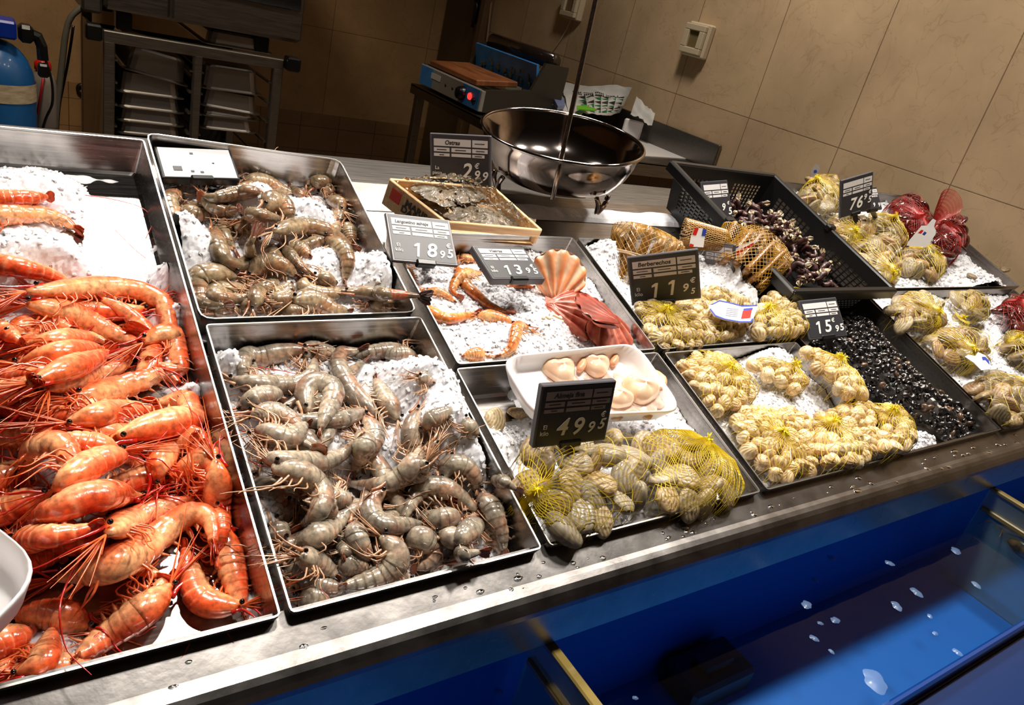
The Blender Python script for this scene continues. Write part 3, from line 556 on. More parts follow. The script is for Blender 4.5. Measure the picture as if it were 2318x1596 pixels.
# heat-sealing wrapper
DS = .72
def oxm(px, py, x=None): return OX(px, py, x if x else xT + .02)
TL, TRr, BR, BL = oxm(963, 150), oxm(1094, 214), oxm(1079, 254), oxm(950, 187)
yn = (TRr[1] + BR[1]) / 2; yf = (TL[1] + BL[1]) / 2; yf = min(yf, yF - .03); hz = max(.08, min(.13, (TL[2] + TRr[2] - BL[2] - BR[2]) / 2)); z0 = zT + .012; x0 = xT + .02
wr = empty('wrapping_machine', (x0 + .25, (yn + yf) / 2, zT)); tag(wr, 'blue and grey tray wrapping machine with a brown heating board on the steel table', 'machine')
mgr = mat('machine_grey', sr(150, 146, 136), .4); mbp = add_mottle(mat('machine_blue', rough=.4), sr(50, 124, 200), sr(72, 146, 214), 12)
b = MB()
for (ya_, w_) in ((yn, .016), (yf, .016)):
    V = np.array([(x0, 0, 0), (x0, 0, hz), (x0 + DS * .30, 0, hz + .03), (x0 + DS * .36, 0, hz + .14), (x0 + DS * .52, 0, hz + .14), (x0 + DS * .52, 0, 0)]); V = np.concatenate([V + (0, ya_ - w_ / 2, z0), V + (0, ya_ + w_ / 2, z0)])
    b.add(V, [tuple(range(6))[::-1], tuple(range(6, 12))] + [(i, (i + 1) % 6, 6 + (i + 1) % 6, 6 + i) for i in range(6)])
b.box((x0 + DS * .26, (yn + yf) / 2, z0 + .02), (DS * .5, yf - yn, .04)); b.build('side_frames', mat('machine_dark', sr(58, 52, 44), .4), wr)
fpn = MB(); fpn.box((x0 + .002, (yn + yf) / 2, z0 + hz / 2), (.02, yf - yn + .02, hz), bev=.003); fpn = fpn.build('front_panel', mgr, wr)
b = MB(); L_ = yf - yn
for (a0, a1) in ((0, .26), (.78, 1.0)): b = MB(); b.box((x0 - .0092, yn + L_ * (a0 + a1) / 2, z0 + hz / 2), (.002, L_ * (a1 - a0), hz * .94)); b.build('blue_label', mbp, fpn)
b = MB(); b.box((x0 - .011, yn + L_ * .72, z0 + hz * .66), (.002, L_ * .16, hz * .28)); b.build('rating_plate', M['paper'], fpn)
kx = [[0, 0, 1], [0, 1, 0], [-1, 0, 0]]
V, Fc = lathe([(.028, 0), (.026, .012), (.022, .024), (0, .025)], 20, (x0 - .010, yn + L_ * .25, z0 + hz * .5), kx); mesh('control_knob', V, Fc, M['black'], fpn)
V, Fc = lathe([(.014, 0), (.012, .006), (0, .008)], 14, (x0 - .010, yn + L_ * .13, z0 + hz * .52), kx); mesh('power_lamp', V, Fc, mat('red_lamp', sr(190, 10, 5), .3, emis=(1, .03, .02), es=1.6), fpn)
V, Fc = lathe([(.012, 0), (.010, .008), (0, .009)], 14, (x0 - .010, yn + L_ * .06, z0 + hz * .4), kx); mesh('fuse_knob', V, Fc, M['black'], fpn)
for q_ in (.42, .54):
    b = MB(); b.add([(x0 - .0105, yn + L_ * q_ - .009, z0 + hz * .5), (x0 - .0105, yn + L_ * q_ + .009, z0 + hz * .57), (x0 - .0105, yn + L_ * q_ + .004, z0 + hz * .4)], [(0, 1, 2)]); b.build('printed_triangle', M['ink'], fpn)
b = MB(); tl = math.atan2(.03, .28); ax = np.array([[math.cos(tl), 0, math.sin(tl)], [0, 1, 0], [-math.sin(tl), 0, math.cos(tl)]])
b.box((x0 + DS * .155, yn + L_ * .56, z0 + hz + .022), (DS * .27, L_ * .80, .022), ax, bev=.003); b.build('heating_board', add_mottle(mat('brown_board', rough=.5), sr(128, 74, 40), sr(168, 104, 60), 7, 4, mapping=(6, 1, 1)), wr)
b = MB(); b.box((x0 + DS * .34, (yn + yf) / 2, z0 + hz + .075), (.012, L_ * .97, .11), [[math.cos(.25), 0, math.sin(.25)], [0, 1, 0], [-math.sin(.25), 0, math.cos(.25)]]); b.build('rear_panel', mbp, wr)
b = MB()
for k in range(7):
    yy = yn + L_ * (.12 + .12 * k)
    for j in range(4): b.box((x0 + DS * .34 - .004 - .002 + rng.uniform(-.001, .001), yy + rng.uniform(-.015, .015), z0 + hz + .06 + rng.uniform(-.02, .03)), (.010, .012, .014), [[math.cos(.25), 0, math.sin(.25)], [0, 1, 0], [-math.sin(.25), 0, math.cos(.25)]])
b.build('worn_picture_print', mat('worn_print', sr(120, 126, 110), .6), wr)['kind'] = 'stuff'
V, Fc = tube([(x0 + DS * .43, yn + .01, z0 + hz + .15), (x0 + DS * .43, yf - .01, z0 + hz + .15)], .030, 20); mesh('film_roll', V, Fc, mat('dark_film', sr(40, 30, 26), .15, coat=.6), wr)
# papers, crate and cut-outs on the table
pc = OZ(1330, 285, zT); 
def net_wall(b, A, B, h, nx, nz, bar=.004, th=.003, up=np.array([0, 0, 1.]), top=.012):
    A = np.asarray(A, float); B = np.asarray(B, float); L_ = np.linalg.norm(B - A); e = (B - A) / L_; nn = np.cross(e, up); ax = np.stack([e, nn, up])
    for k in range(nz + 1): b.box((A + B) / 2 + up * (h * k / nz), (L_, th, bar), ax)
    for k in range(nx + 1): b.box(A + e * L_ * k / nx + up * h / 2, (bar, th, h), ax)
cr_c = OZ(1345, 268, zT + .02); cx0, cx1, cy0, cy1 = cr_c[0] - .17, min(cr_c[0] + .22, XW - .06), cr_c[1] - .04, cr_c[1] + .34
ct = empty('paper_crate', ((cx0 + cx1) / 2, (cy0 + cy1) / 2, zT)); tag(ct, 'low black plastic crate on the steel table under the printed papers', 'crate')
b = MB(); q = [(cx0, cy0), (cx1, cy0), (cx1, cy1), (cx0, cy1)]
for k in range(4): net_wall(b, (*q[k], zT + .004), (*q[(k + 1) % 4], zT + .004), .055, 9, 4)
for k in range(4):
    p0, p1 = np.array([*q[k], zT + .065]), np.array([*q[(k + 1) % 4], zT + .065]); e = (p1 - p0) / np.linalg.norm(p1 - p0); b.box((p0 + p1) / 2, (np.linalg.norm(p1 - p0) + .01, .01, .016), np.stack([e, np.cross(e, [0, 0, 1]), [0, 0, 1]]))
b.box(((cx0 + cx1) / 2, (cy0 + cy1) / 2, zT + .004), (cx1 - cx0, cy1 - cy0, .004)); b.build('crate_body', M['black'], ct)
mpp = mat('printed_paper', sr(206, 204, 198), .55)
def sheet(name, P4, nu, nv, amp, m, seed=0, th=.0006):
    P = [np.asarray(p, float) for p in P4]; u = np.linspace(0, 1, nu + 1); v = np.linspace(0, 1, nv + 1); U, V_ = np.meshgrid(u, v, indexing='ij')
    G = (1 - U)[..., None] * (1 - V_)[..., None] * P[0] + U[..., None] * (1 - V_)[..., None] * P[1] + U[..., None] * V_[..., None] * P[2] + (1 - U)[..., None] * V_[..., None] * P[3]
    G[..., 2] += (vnoise(U, V_, seed, 3, 4) - .5) * amp + (vnoise(U, V_, seed + 3, 2, 9) - .5) * amp * .4
    vv = G.reshape(-1, 3); k = nv + 1; Fc = [(i * k + j, (i + 1) * k + j, (i + 1) * k + j + 1, i * k + j + 1) for i in range(nu) for j in range(nv)]
    return G, vv, Fc
zp = zT + .085
C4 = [OX(1268, 188, XW - .10), OX(1430, 200, XW - .06), OZ(1456, 268, zp - .01), OZ(1288, 262, zp - .01)]
C4[2][0] = min(C4[2][0], XW - .05)
G, vv, Fc = sheet('p', C4, 30, 24, .03, mpp, 4); pp = empty('printed_carrier_paper', vv.mean(0)); tag(pp, 'crumpled white paper printed with green and black triangles on the black crate', 'paper')
mesh('sheet', vv, Fc, mpp, pp)
mg, mk = mat('green_print', sr(10, 112, 62), .5), M['ink']; bg = {0: MB(), 1: MB(), 2: MB()}
def gp(u, v):
    i = min(max(u, 0), .999) * 30; j = min(max(v, 0), .999) * 24; a_, c_ = int(i), int(j); fu, fv = i - a_, j - c_
    return G[a_, c_] * (1 - fu) * (1 - fv) + G[a_ + 1, c_] * fu * (1 - fv) + G[a_, c_ + 1] * (1 - fu) * fv + G[a_ + 1, c_ + 1] * fu * fv + np.array([0, 0, .0015])
for r in range(6):
    for c in range(6):
        u0, v0, du, dv_ = .24 + c * .12, .36 + r * .10, .115, .092
        col_ = (r + 0) % 2
        bg[col_].add([gp(u0, v0 + dv_ * .5), gp(u0 + du, v0), gp(u0 + du, v0 + dv_)], [(0, 1, 2)])
for r in range(2):
    for c in range(26):
        if (c * 7 + r) % 6 == 0: continue
        u0, v0 = .14 + c * .028 + r * .03, .22 + .07 * r + .004 * c; bg[2].add([gp(u0, v0), gp(u0 + .02, v0), gp(u0 + .02, v0 + .04), gp(u0, v0 + .04)], [(0, 1, 2, 3)])
bg[0].build('black_triangles', mk, pp); bg[1].build('green_triangles', mg, pp); bg[2].build('printed_lines', mk, pp)
C5 = [OZ(1228, 222, zp), OZ(1275, 200, zp + .01), OZ(1320, 258, zp + .004), OZ(1298, 268, zp - .004)]; G2, vv, Fc = sheet('p', C5, 10, 10, .03, mpp, 8); o = mesh('white_wrapping_paper', vv, Fc, mpp); tag(o, 'blank white wrapping paper folded over the rim of the table crate', 'paper')
C6 = [OX(1440, 222, XW - .07), OX(1483, 256, XW - .05), OX(1476, 284, XW - .07), OX(1426, 262, XW - .12)]
for p in C6: p[0] = min(p[0], XW - .03)
G2, vv, Fc = sheet('p', C6, 12, 10, .03, mpp, 12); o = mesh('white_wrapping_paper', vv, Fc, mpp); tag(o, 'creased end of white paper sticking out toward the backsplash', 'paper')
q = [OZ(x, y, zp + .02) for x, y in ((1253, 221), (1277, 221), (1279, 238), (1263, 241))]; o = mesh('film_packet', q + [p - np.array([0, 0, .014]) for p in q], [(0, 1, 2, 3), (7, 6, 5, 4), (0, 4, 5, 1), (1, 5, 6, 2), (2, 6, 7, 3), (3, 7, 4, 0)], mat('film_packet', sr(120, 134, 176), .3), smooth=False); tag(o, 'small pale blue packet on the wrapping paper', 'packet')
q = [OZ(x, y, zp + .024) for x, y in ((1306, 239), (1325, 238), (1352, 247), (1345, 250), (1306, 246))]; o = mesh('green_strip', q + [p - np.array([0, 0, .004]) for p in q], [(0, 1, 2, 3, 4), (9, 8, 7, 6, 5)] + [(i, 5 + i, 5 + (i + 1) % 5, (i + 1) % 5) for i in range(5)], mat('green_strip', sr(106, 190, 40), .4), smooth=False); tag(o, 'bright green strip lying across the triangle print', 'strip')
# white foam tray standing upright and paper sheet
cA = OZ(1427, 306, zT + .004); cA = cA - nrm(np.array([*ray(1427, 306)[:2], 0])) * .09; o = MB(); e1 = nrm(np.cross(ray(1427, 290), [0, 0, 1.])); o.box(cA + (0, 0, .038), (.085, .012, .076), [e1, np.cross([0, 0, 1], e1), [0, 0, 1]], bev=.006); o = o.build('small_white_box', M['foam']); tag(o, 'small square white box standing on the paper sheet', 'box')
pq = [OZ(x, y, zT + .004) for x, y in ((1385, 296), (1478, 301), (1522, 325), (1532, 323), (1600, 362), (1450, 352), (1402, 330))]; n = len(pq)
o = mesh('paper_sheets', pq + [p - np.array([0, 0, .0035]) for p in pq], [tuple(range(n)), tuple(range(n, 2 * n))[::-1]] + [(i, n + i, n + (i + 1) % n, (i + 1) % n) for i in range(n)], M['paper'], smooth=False); o.name = 'paper_sheet'; tag(o, 'stack of plain white paper lying on the near end of the steel table', 'paper')
q0 = OX(1250, 175, XW - .03); o = MB(); o.box((XW - .035, q0[1], zT + .07), (.02, .42, .13), bev=.002); o = o.build('cardboard_sheet', add_mottle(mat('cardboard', rough=.7), sr(150, 112, 62), sr(170, 128, 74), 6)); tag(o, 'ochre cardboard sheet leaning on the stone wall behind the machine', 'cardboard')
q0 = OX(1165, 150, XW - .10); o = MB(); o.box((XW - .13, q0[1], zT + .17), (.14, .2, .03), [[.96, 0, .28], [0, 1, 0], [-.28, 0, .96]], bev=.004); o.box((XW - .13, q0[1], zT + .08), (.1, .16, .15)); o = o.build('printed_box', mat('pale_card', sr(150, 146, 130), .6)); tag(o, 'pale printed box behind the dark film roll', 'box')
# ------------------------------------------------------------------ wall boxes and cable
mwh = mat('socket_plastic', sr(206, 190, 160), .4)
for (px, py, lb, tw) in ((1587, 93, 'cream wall box with a grey window, mounted alone on the stone wall', 0), (1307, 12, 'cream wall box with its cable hanging, partly off the top of the view', 1)):
    c = OX(px, py, XW); r0 = empty('wall_box', c); tag(r0, lb, 'socket', 'wall boxes'); s_ = .062 if not tw else .066
    b = MB(); b.box(c + (-.016, 0, 0), (.032, 2 * s_, 2.1 * s_), bev=.006); b.build('back_box', mwh, r0)
    b = MB(); fw = 1.8 * s_; cc = c + (-.042, .004, 0)
    for (yy, zz, sy, sz) in ((0, fw * .5 - .012, fw, .024), (0, -fw * .5 + .012, fw, .024), (fw * .5 - .014, 0, .028, fw - .046), (-fw * .5 + .014, 0, .028, fw - .046)): b.box(cc + (0, yy, zz), (.018, sy, sz), bev=.003)
    b.build('front_frame', mwh, r0)
    b = MB(); b.box(cc + (.006, 0, 0), (.008, fw - .05, fw - .046)); b.build('window', mat('smoked_window', sr(120, 104, 72), .2, coat=.4), r0)
P = spline([OX(1295, 32, XW - .02), OX(1285, 60, XW - .01), OX(1262, 100, XW - .008), OX(1230, 140, XW - .008), OX(1203, 158, XW - .02)], 30); V, Fc = tube(P, .003, 6); o = mesh('power_cable', V, Fc, mwh); tag(o, 'thin cream cable running down the stone wall to the machine', 'cable')
# conduit beside the door
P = [OX(1098, 130, XW - .02), OX(1112, 30, XW - .02), OX(1117, -40, XW - .02)]; P[0][2] = zT + .1; V, Fc = tube(spline([P[0], P[2]], 8), .007, 8); o = mesh('wall_conduit', V, Fc, mat('rusty_white', sr(150, 120, 92), .5)); tag(o, 'thin pale conduit running up the door frame', 'conduit')
# ------------------------------------------------------------------ hanging scale pan
dP = 1.50; cP = OD(1275, 306, dP); v = ray(1275, 306); ang = math.atan2(74, 364); i1 = RM @ np.array([math.cos(ang), math.sin(ang), 0]); i1 = nrm(i1 - (i1 @ v) * v); i2 = np.cross(i1, v); i2 = i2 if i2[2] > 0 else -i2
el = math.asin(.275); nP = nrm(i2 * math.cos(el) - v * math.sin(el)); Rp = dP * 184 / F * .97; e2 = np.cross(nP, i1)
sc = empty('hanging_scale_pan', cP); tag(sc, 'large polished steel weighing bowl hanging from a thin rod above the back shelf', 'scale pan')
ax = np.stack([i1, e2, nP]); q = Rp
prof = [(0, -.56), (.3, -.56), (.52, -.54), (.68, -.48), (.78, -.40), (.86, -.30), (.93, -.16), (.97, -.02), (.985, 0), (1.0, .01), (1.015, .0), (1.01, -.02), (.985, -.04), (.95, -.16), (.88, -.32), (.80, -.45), (.70, -.52), (.54, -.575), (.3, -.60), (0, -.60)]
V, Fc = lathe(np.array(prof) * q, 72, cP, ax); mesh('bowl', V, Fc, M['steel_polish'], sc)
V, Fc = lathe(np.array([(1 + .022 * math.cos(t), .022 * math.sin(t)) for t in np.linspace(0, 2 * math.pi, 9)]) * q, 72, cP, ax); mesh('rolled_rim', V, Fc, M['steel_polish'], sc)
for (a1, r1) in ((-2.5, .82), (-.75, .82), (1.4, .82)):
    d = math.cos(a1) * i1 + math.sin(a1) * e2; tq = np.cross(nP, d); P = spline([cP + q * (d * .82 - nP * .46 + tq * .10), cP + q * (d * .84 - nP * .55 + tq * .06), cP + q * (d * .80 - nP * .68), cP + q * (d * .84 - nP * .55 - tq * .06), cP + q * (d * .82 - nP * .46 - tq * .10)], 20)
    V, Fc = tube(P, .005, 6); mesh('foot', V, Fc, M['steel_polish'], sc)
rb = OD(1250, 452, 1.36); rt = OD(1353, -20, 1.36 + .02); rt2 = rt + (rt - rb) / np.linalg.norm(rt - rb) * .5
rt2 = np.array([rb[0] + (rt[0] - rb[0]) * 3.2, rb[1] + (rt[1] - rb[1]) * 3.2, rb[2] + (rt[2] - rb[2]) * 3.2]); rt2[2] = min(rt2[2], ZC)
V, Fc = tube(spline([rb, rt2], 20), .0042, 8); mesh('hanger_rod', V, Fc, steel('rod_steel', (.38, .33, .30), .2), sc)
hk = OD(1262, 405, 1.37); V, Fc = tube(spline([cP + q * (-.15 * i1 + .0 * nP) + 0 * v, hk], 2) if False else spline([rb + (rt - rb) * .07, rb + (rt - rb) * .05 + v * .05, cP - nP * q * .66], 12), .003, 6); mesh('hook', V, Fc, M['steel_polish'], sc)
# ------------------------------------------------------------------ price signs
def rodr(w_):
    t = np.linalg.norm(w_)
    if t < 1e-9: return np.eye(3)
    k = w_ / t; K = np.array([[0, -k[2], k[1]], [k[2], 0, -k[0]], [-k[1], k[0], 0]]); return np.eye(3) + math.sin(t) * K + (1 - math.cos(t)) * K @ K
def fit_rect(q, d, asp, n0):
    q = np.array(q, float); c = q.mean(0); e1 = nrm(XV - (XV @ nrm(n0)) * nrm(n0)); n = nrm(n0); e2 = np.cross(e1, n)      # e2 points down the face
    if e2[2] > 0: e2 = -e2
    B0 = np.stack([e1, e2, n]); x = np.zeros(6); C0 = OD(c[0], c[1], d); wd = np.linalg.norm(q[1] - q[0]) / F * d; x[5] = 0
    def res(x):
        B = B0 @ rodr(x[:3]).T; P0 = C0 + x[3] * RM[:, 0] + x[4] * RM[:, 1]; w_ = wd * math.exp(x[5])
        return np.concatenate([proj(P0 + a * w_ / 2 * B[0] + b_ * w_ / asp / 2 * B[1]) for a, b_ in ((-1, -1), (1, -1), (1, 1), (-1, 1))]) - q.ravel()
    reg = np.diag([4., 4., 4., 0, 0, 0])
    for it in range(40):
        r = res(x); J = np.stack([(res(x + np.eye(6)[k] * 1e-4) - r) / 1e-4 for k in range(6)], 1); x = x + np.linalg.solve(J.T @ J + reg + 1e-6 * np.eye(6), -J.T @ r - reg @ x) * .7
    B = B0 @ rodr(x[:3]).T; P0 = C0 + x[3] * RM[:, 0] + x[4] * RM[:, 1]; return P0, B, wd * math.exp(x[5]), np.abs(res(x)).max()
def text(body, name, P, ex, ey, size, m, parent, shear=0., align='CENTER', ext=.0002, bold=0.):
    cu = bpy.data.curves.new(name, 'FONT'); cu.body = body; cu.size = size; cu.align_x = align; cu.align_y = 'CENTER'; cu.shear = shear; cu.extrude = ext; cu.offset = bold; cu.resolution_u = 4
    tmp = bpy.data.objects.new('t', cu); COL.objects.link(tmp); me_ = bpy.data.meshes.new_from_object(tmp); bpy.data.objects.remove(tmp); me_.name = name; me_.materials.clear(); me_.materials.append(m); o = bpy.data.objects.new(name, me_); COL.objects.link(o); ex = nrm(ex); ey = nrm(ey); ez = np.cross(ex, ey); o.parent = parent
    l = np.asarray(P) - np.array(parent.matrix_basis.translation) - (np.array(parent.parent.matrix_basis.translation) if parent.parent else 0)
    o.matrix_basis = Matrix([[ex[0], ey[0], ez[0], l[0]], [ex[1], ey[1], ez[1], l[1]], [ex[2], ey[2], ez[2], l[2]], [0, 0, 0, 1]]); return o
def sign(q, d, n0, label, name_txt, digits, unit='El\nkilo', sup='', asp=1.28, stem=None, thick=.006, face=None, strips=True, mframe=None, dcol=None, rest=None, darkstrip=False):
    P0, B, w_, err = fit_rect(q, d, asp, n0); e1, e2, n = B; h_ = w_ / asp
    print('SIGN', label[:40], 'err px %.1f w %.3f' % (err, w_), np.round(n, 2))
    n = n if n @ (CAM - P0) > 0 else -n
    root = empty('price_sign', P0); tag(root, label, 'price sign', 'price signs'); ax = np.stack([e1, e2, n])
    b = MB(); b.box(P0 - n * thick / 2, (w_, h_, thick), ax, bev=.0012); b.build('frame', mframe or M['signframe'], root)
    def at(u, v, z=.0): return P0 + e1 * (u - .5) * w_ + e2 * (v - .5) * h_ + n * z
    b = MB(); b.add([at(.035, .03, .0004), at(.965, .03, .0004), at(.965, .96, .0004), at(.035, .96, .0004)], [(0, 1, 2, 3)]); b.build('face', face or M['signblack'], root)
    if strips:
        b = MB(); mp_ = M['paper'] if not darkstrip else mat('grey_label', sr(150, 138, 140), .5)  # darkstrip gives the label strips a darker grey
        for (u0, v0, u1, v1) in ((.07, .10, .68, .24), (.70, .10, .95, .24), (.07, .27, .33, .35), (.36, .27, .68, .35), (.70, .27, .95, .35), (.07, .38, .33, .44), (.36, .38, .68, .44), (.70, .38, .90, .44)):
            b.add([at(u0, v0, .0008), at(u1, v0, .0008), at(u1, v1, .0008), at(u0, v1, .0008)], [(0, 1, 2, 3)])
        b.build('label_strips', mp_, root)
        b = MB()
        for (u0, u1, v) in ((.12, .28, .31), (.42, .60, .31), (.76, .9, .31), (.74, .9, .17), (.16, .24, .41), (.74, .86, .41)): b.add([at(u0, v - .008, .001), at(u1, v - .008, .001), at(u1, v + .008, .001), at(u0, v + .008, .001)], [(0, 1, 2, 3)])
        b.build('small_print', M['ink'], root)
        if name_txt: text(name_txt, 'product_name', at(.375, .172, .0009), e1, -e2, h_ * .115 * min(1, 14 / max(6, len(name_txt))), M['ink'], root, .15, bold=.00025)
    dm = dcol or M['digit']
    if unit: text(unit, 'unit_text', at(.12, .72, .0009), e1, -e2, h_ * .10, dm, root)
    for (ch, u, v, sz) in digits:
        if ch == '1':
            hh_ = sz * .36; ww = hh_ * asp * -1 if False else hh_ / asp; b = MB(); sk = .18 * hh_ / asp
            def q1(a, c): return at(u + (a * ww * .9) - c * sk, v + c * hh_, .0011)
            b.add([q1(-.10, -1), q1(.26, -1), q1(.26, 1), q1(-.10, 1)], [(0, 1, 2, 3)]); b.add([q1(-.10, -1), q1(-.10, -.55), q1(-.55, -.42), q1(-.55, -.72)], [(0, 1, 2, 3)]); b.build('price_digit', dm, root); continue
        text(ch, 'price_digit', at(u, v, .0009), e1, -e2, h_ * sz, dm, root, .22, bold=h_ * sz * .018)
    if stem is not None:
        ft = W(PL(stem[0], stem[1], stem[2])); tp = at(.5, .985, -.003); b = MB(); dv = ft - tp; L_ = np.linalg.norm(dv); dd = dv / L_; a1 = nrm(e1 - (e1 @ dd) * dd); b.box((ft + tp) / 2, (.012, .006, L_), [a1, np.cross(dd, a1), dd], bev=.001)
        b.box(tp, (.03, .010, .012), ax, bev=.002); b.build('stem', M['black'], root)
    return root
BIG = .50
sign(((972, 300), (1112, 308), (1110, 424), (975, 416)), 1.28, (-.5, -.85, .1), 'upright price sign marked Ostras 2.99 on a black stem above the oyster box', 'Ostras', [('2', .60, .72, .42), ('€', .77, .60, .14), ('9', .77, .78, .24), ('9', .90, .80, .24)], 'La\npieza', stem=(1025, 470, .0))
sign(((871, 480), (1018, 498), (1038, 602), (889, 590)), 1.10, (0, -.66, .75), 'price sign marked Langostino salvaje 18.95 leaning behind the orange prawns', 'Langostino salvaje', [('1', .40, .74, .40), ('8', .60, .74, .40), ('9', .76, .80, .22), ('5', .885, .77, .26), ('€', .885, .60, .13)], stem=(965, 610, -.03))
sign(((1067, 555), (1185, 560), (1235, 631), (1116, 633)), 1.11, (0, -.35, .95), 'price sign marked Vieiras 13.95 lying back in the scallop tray', 'Vieiras', [('1', .38, .74, .38), ('3', .56, .74, .38), ('9', .75, .76, .22), ('5', .885, .78, .24), ('€', .88, .62, .13)], stem=(1190, 640, -.03), thick=.012)
sign(((1419, 585), (1580, 563), (1588, 677), (1429, 692)), 1.26, (-.8, -.5, .1), 'price sign marked Berberechos with smudged 11.9 in front of the razor clams', 'Berberechos', [('1', .36, .72, .42), ('1', .60, .70, .42), ('9', .78, .74, .22), ('€', .89, .60, .14), ('5', .885, .82, .16)], 'El\nkilo', stem=(1510, 700, -.02))
sign(((1229, 875), (1396, 861), (1371, 998), (1204, 1015)), .875, (-.38, -.84, .39), 'price sign marked Almeja fina 49.95 standing in the large clam nets', 'Almeja fina', [('4', .34, .70, .38), ('9', .55, .71, .38), ('9', .74, .74, .24), ('5', .885, .70, .24), ('€', .885, .54, .12)], stem=(1290, 1040, -.02), thick=.010, darkstrip=True)
sign(((1808, 680), (1891, 673), (1921, 759), (1831, 771)), 1.50, (-.3, -.5, .8), 'price sign reading 15.95 between the cockle bags and black periwinkles', '', [('1', .32, .72, .42), ('5', .54, .72, .42), ('€', .72, .58, .14), ('9', .76, .80, .22), ('5', .89, .78, .24)], '', stem=(1880, 790, -.03), asp=1.15)
sign(((1905, 408), (1977, 388), (1974, 472), (1900, 496)), 2.05, (-.75, -.6, .15), 'tall upright price sign reading 76.95 over the clam nets by the wall', '', [('7', .36, .72, .42), ('6', .58, .72, .42), ('9', .76, .62, .2), ('5', .90, .72, .24), ('€', .90, .52, .12)], '', stem=(1940, 530, .0), asp=1.1)
sign(((1942, 425), (1984, 424), (1998, 472), (1955, 480)), 2.12, (-.3, -.7, .6), 'half-hidden price sign ending in 99 behind the tall 76.95 sign', '', [('9', .60, .78, .24), ('9', .86, .80, .24)], '', stem=(1985, 500, -.02), asp=1.1)
sign(((1597, 538), (1661, 560), (1659, 640), (1593, 640)), 1.52, (-.9, -.3, .3), 'greyish price sign with no digits turned aside beside the razor clam net', '', [], '', stem=(1625, 665, -.02), asp=1.0, mframe=M['signframe'], face=mat('worn_sign_face', sr(112, 104, 106), .35))
sign(((1585, 412), (1647, 406), (1659, 492), (1600, 497)), 1.78, (-.5, -.8, .2), 'dark price sign ending in 95 leaning inside the big black crate', '', [('9', .68, .72, .26), ('5', .90, .84, .26), ('€', .88, .62, .12)], '', stem=(1640, 520, -.02), asp=1.0)
gs = sign(((350, 332), (519, 337), (547, 408), (366, 401)), 1.175, (0, -.30, .95), 'tilted sign washed out by lamp glare at the back of the brownish prawn tray', '', [], '', asp=1.75, thick=.014, strips=False, face=mat('painted_glare_face', sr(225, 225, 228), .10, coat=1.), mframe=M['black'], stem=(460, 420, -.045))  # face coloured white to paint in the lamp glare
for k, (u, v, s_) in enumerate(((-.28, .2, .008), (-.1, .28, .003), (.02, .3, .003), (.2, .0, .002), (-.05, -.3, .003))):
    P_, B_, w2, _ = fit_rect(((350, 332), (519, 337), (547, 408), (366, 401)), 1.175, 1.75, (0, -.30, .95)); nn = B_[2] if B_[2][2] > 0 else -B_[2]
    b = MB(); b.box(P_ + B_[0] * u * w2 + B_[1] * v * w2 / 1.75 + nn * .0008, (s_ * 1.4, s_, .0008), B_); b.build('dark_speck', M['ink'], gs)
# ------------------------------------------------------------------ prawns
PAL = {'red': dict(back=sr(228, 92, 50), belly=sr(250, 182, 128), edge=sr(250, 170, 124), head=sr(238, 112, 54), limb=sr(232, 104, 50), ant=sr(196, 34, 22), fan=sr(222, 84, 44)),
       'grey': dict(back=sr(136, 126, 112), belly=sr(182, 168, 146), edge=sr(90, 74, 60), head=sr(140, 118, 102), limb=sr(196, 150, 116), ant=sr(186, 140, 112), fan=sr(160, 98, 70)),
       'brown': dict(back=sr(126, 108, 84), belly=sr(174, 152, 120), edge=sr(92, 74, 56), head=sr(126, 102, 80), limb=sr(196, 150, 112), ant=sr(184, 130, 96), fan=sr(156, 90, 58)),  # darker and browner than grey: the tray's dimmer light put into the colour
       'orange': dict(back=sr(214, 126, 60), belly=sr(244, 190, 130), edge=sr(176, 92, 44), head=sr(226, 142, 78), limb=sr(224, 150, 92), ant=sr(200, 120, 70), fan=sr(190, 96, 50))}
NPR = [0]
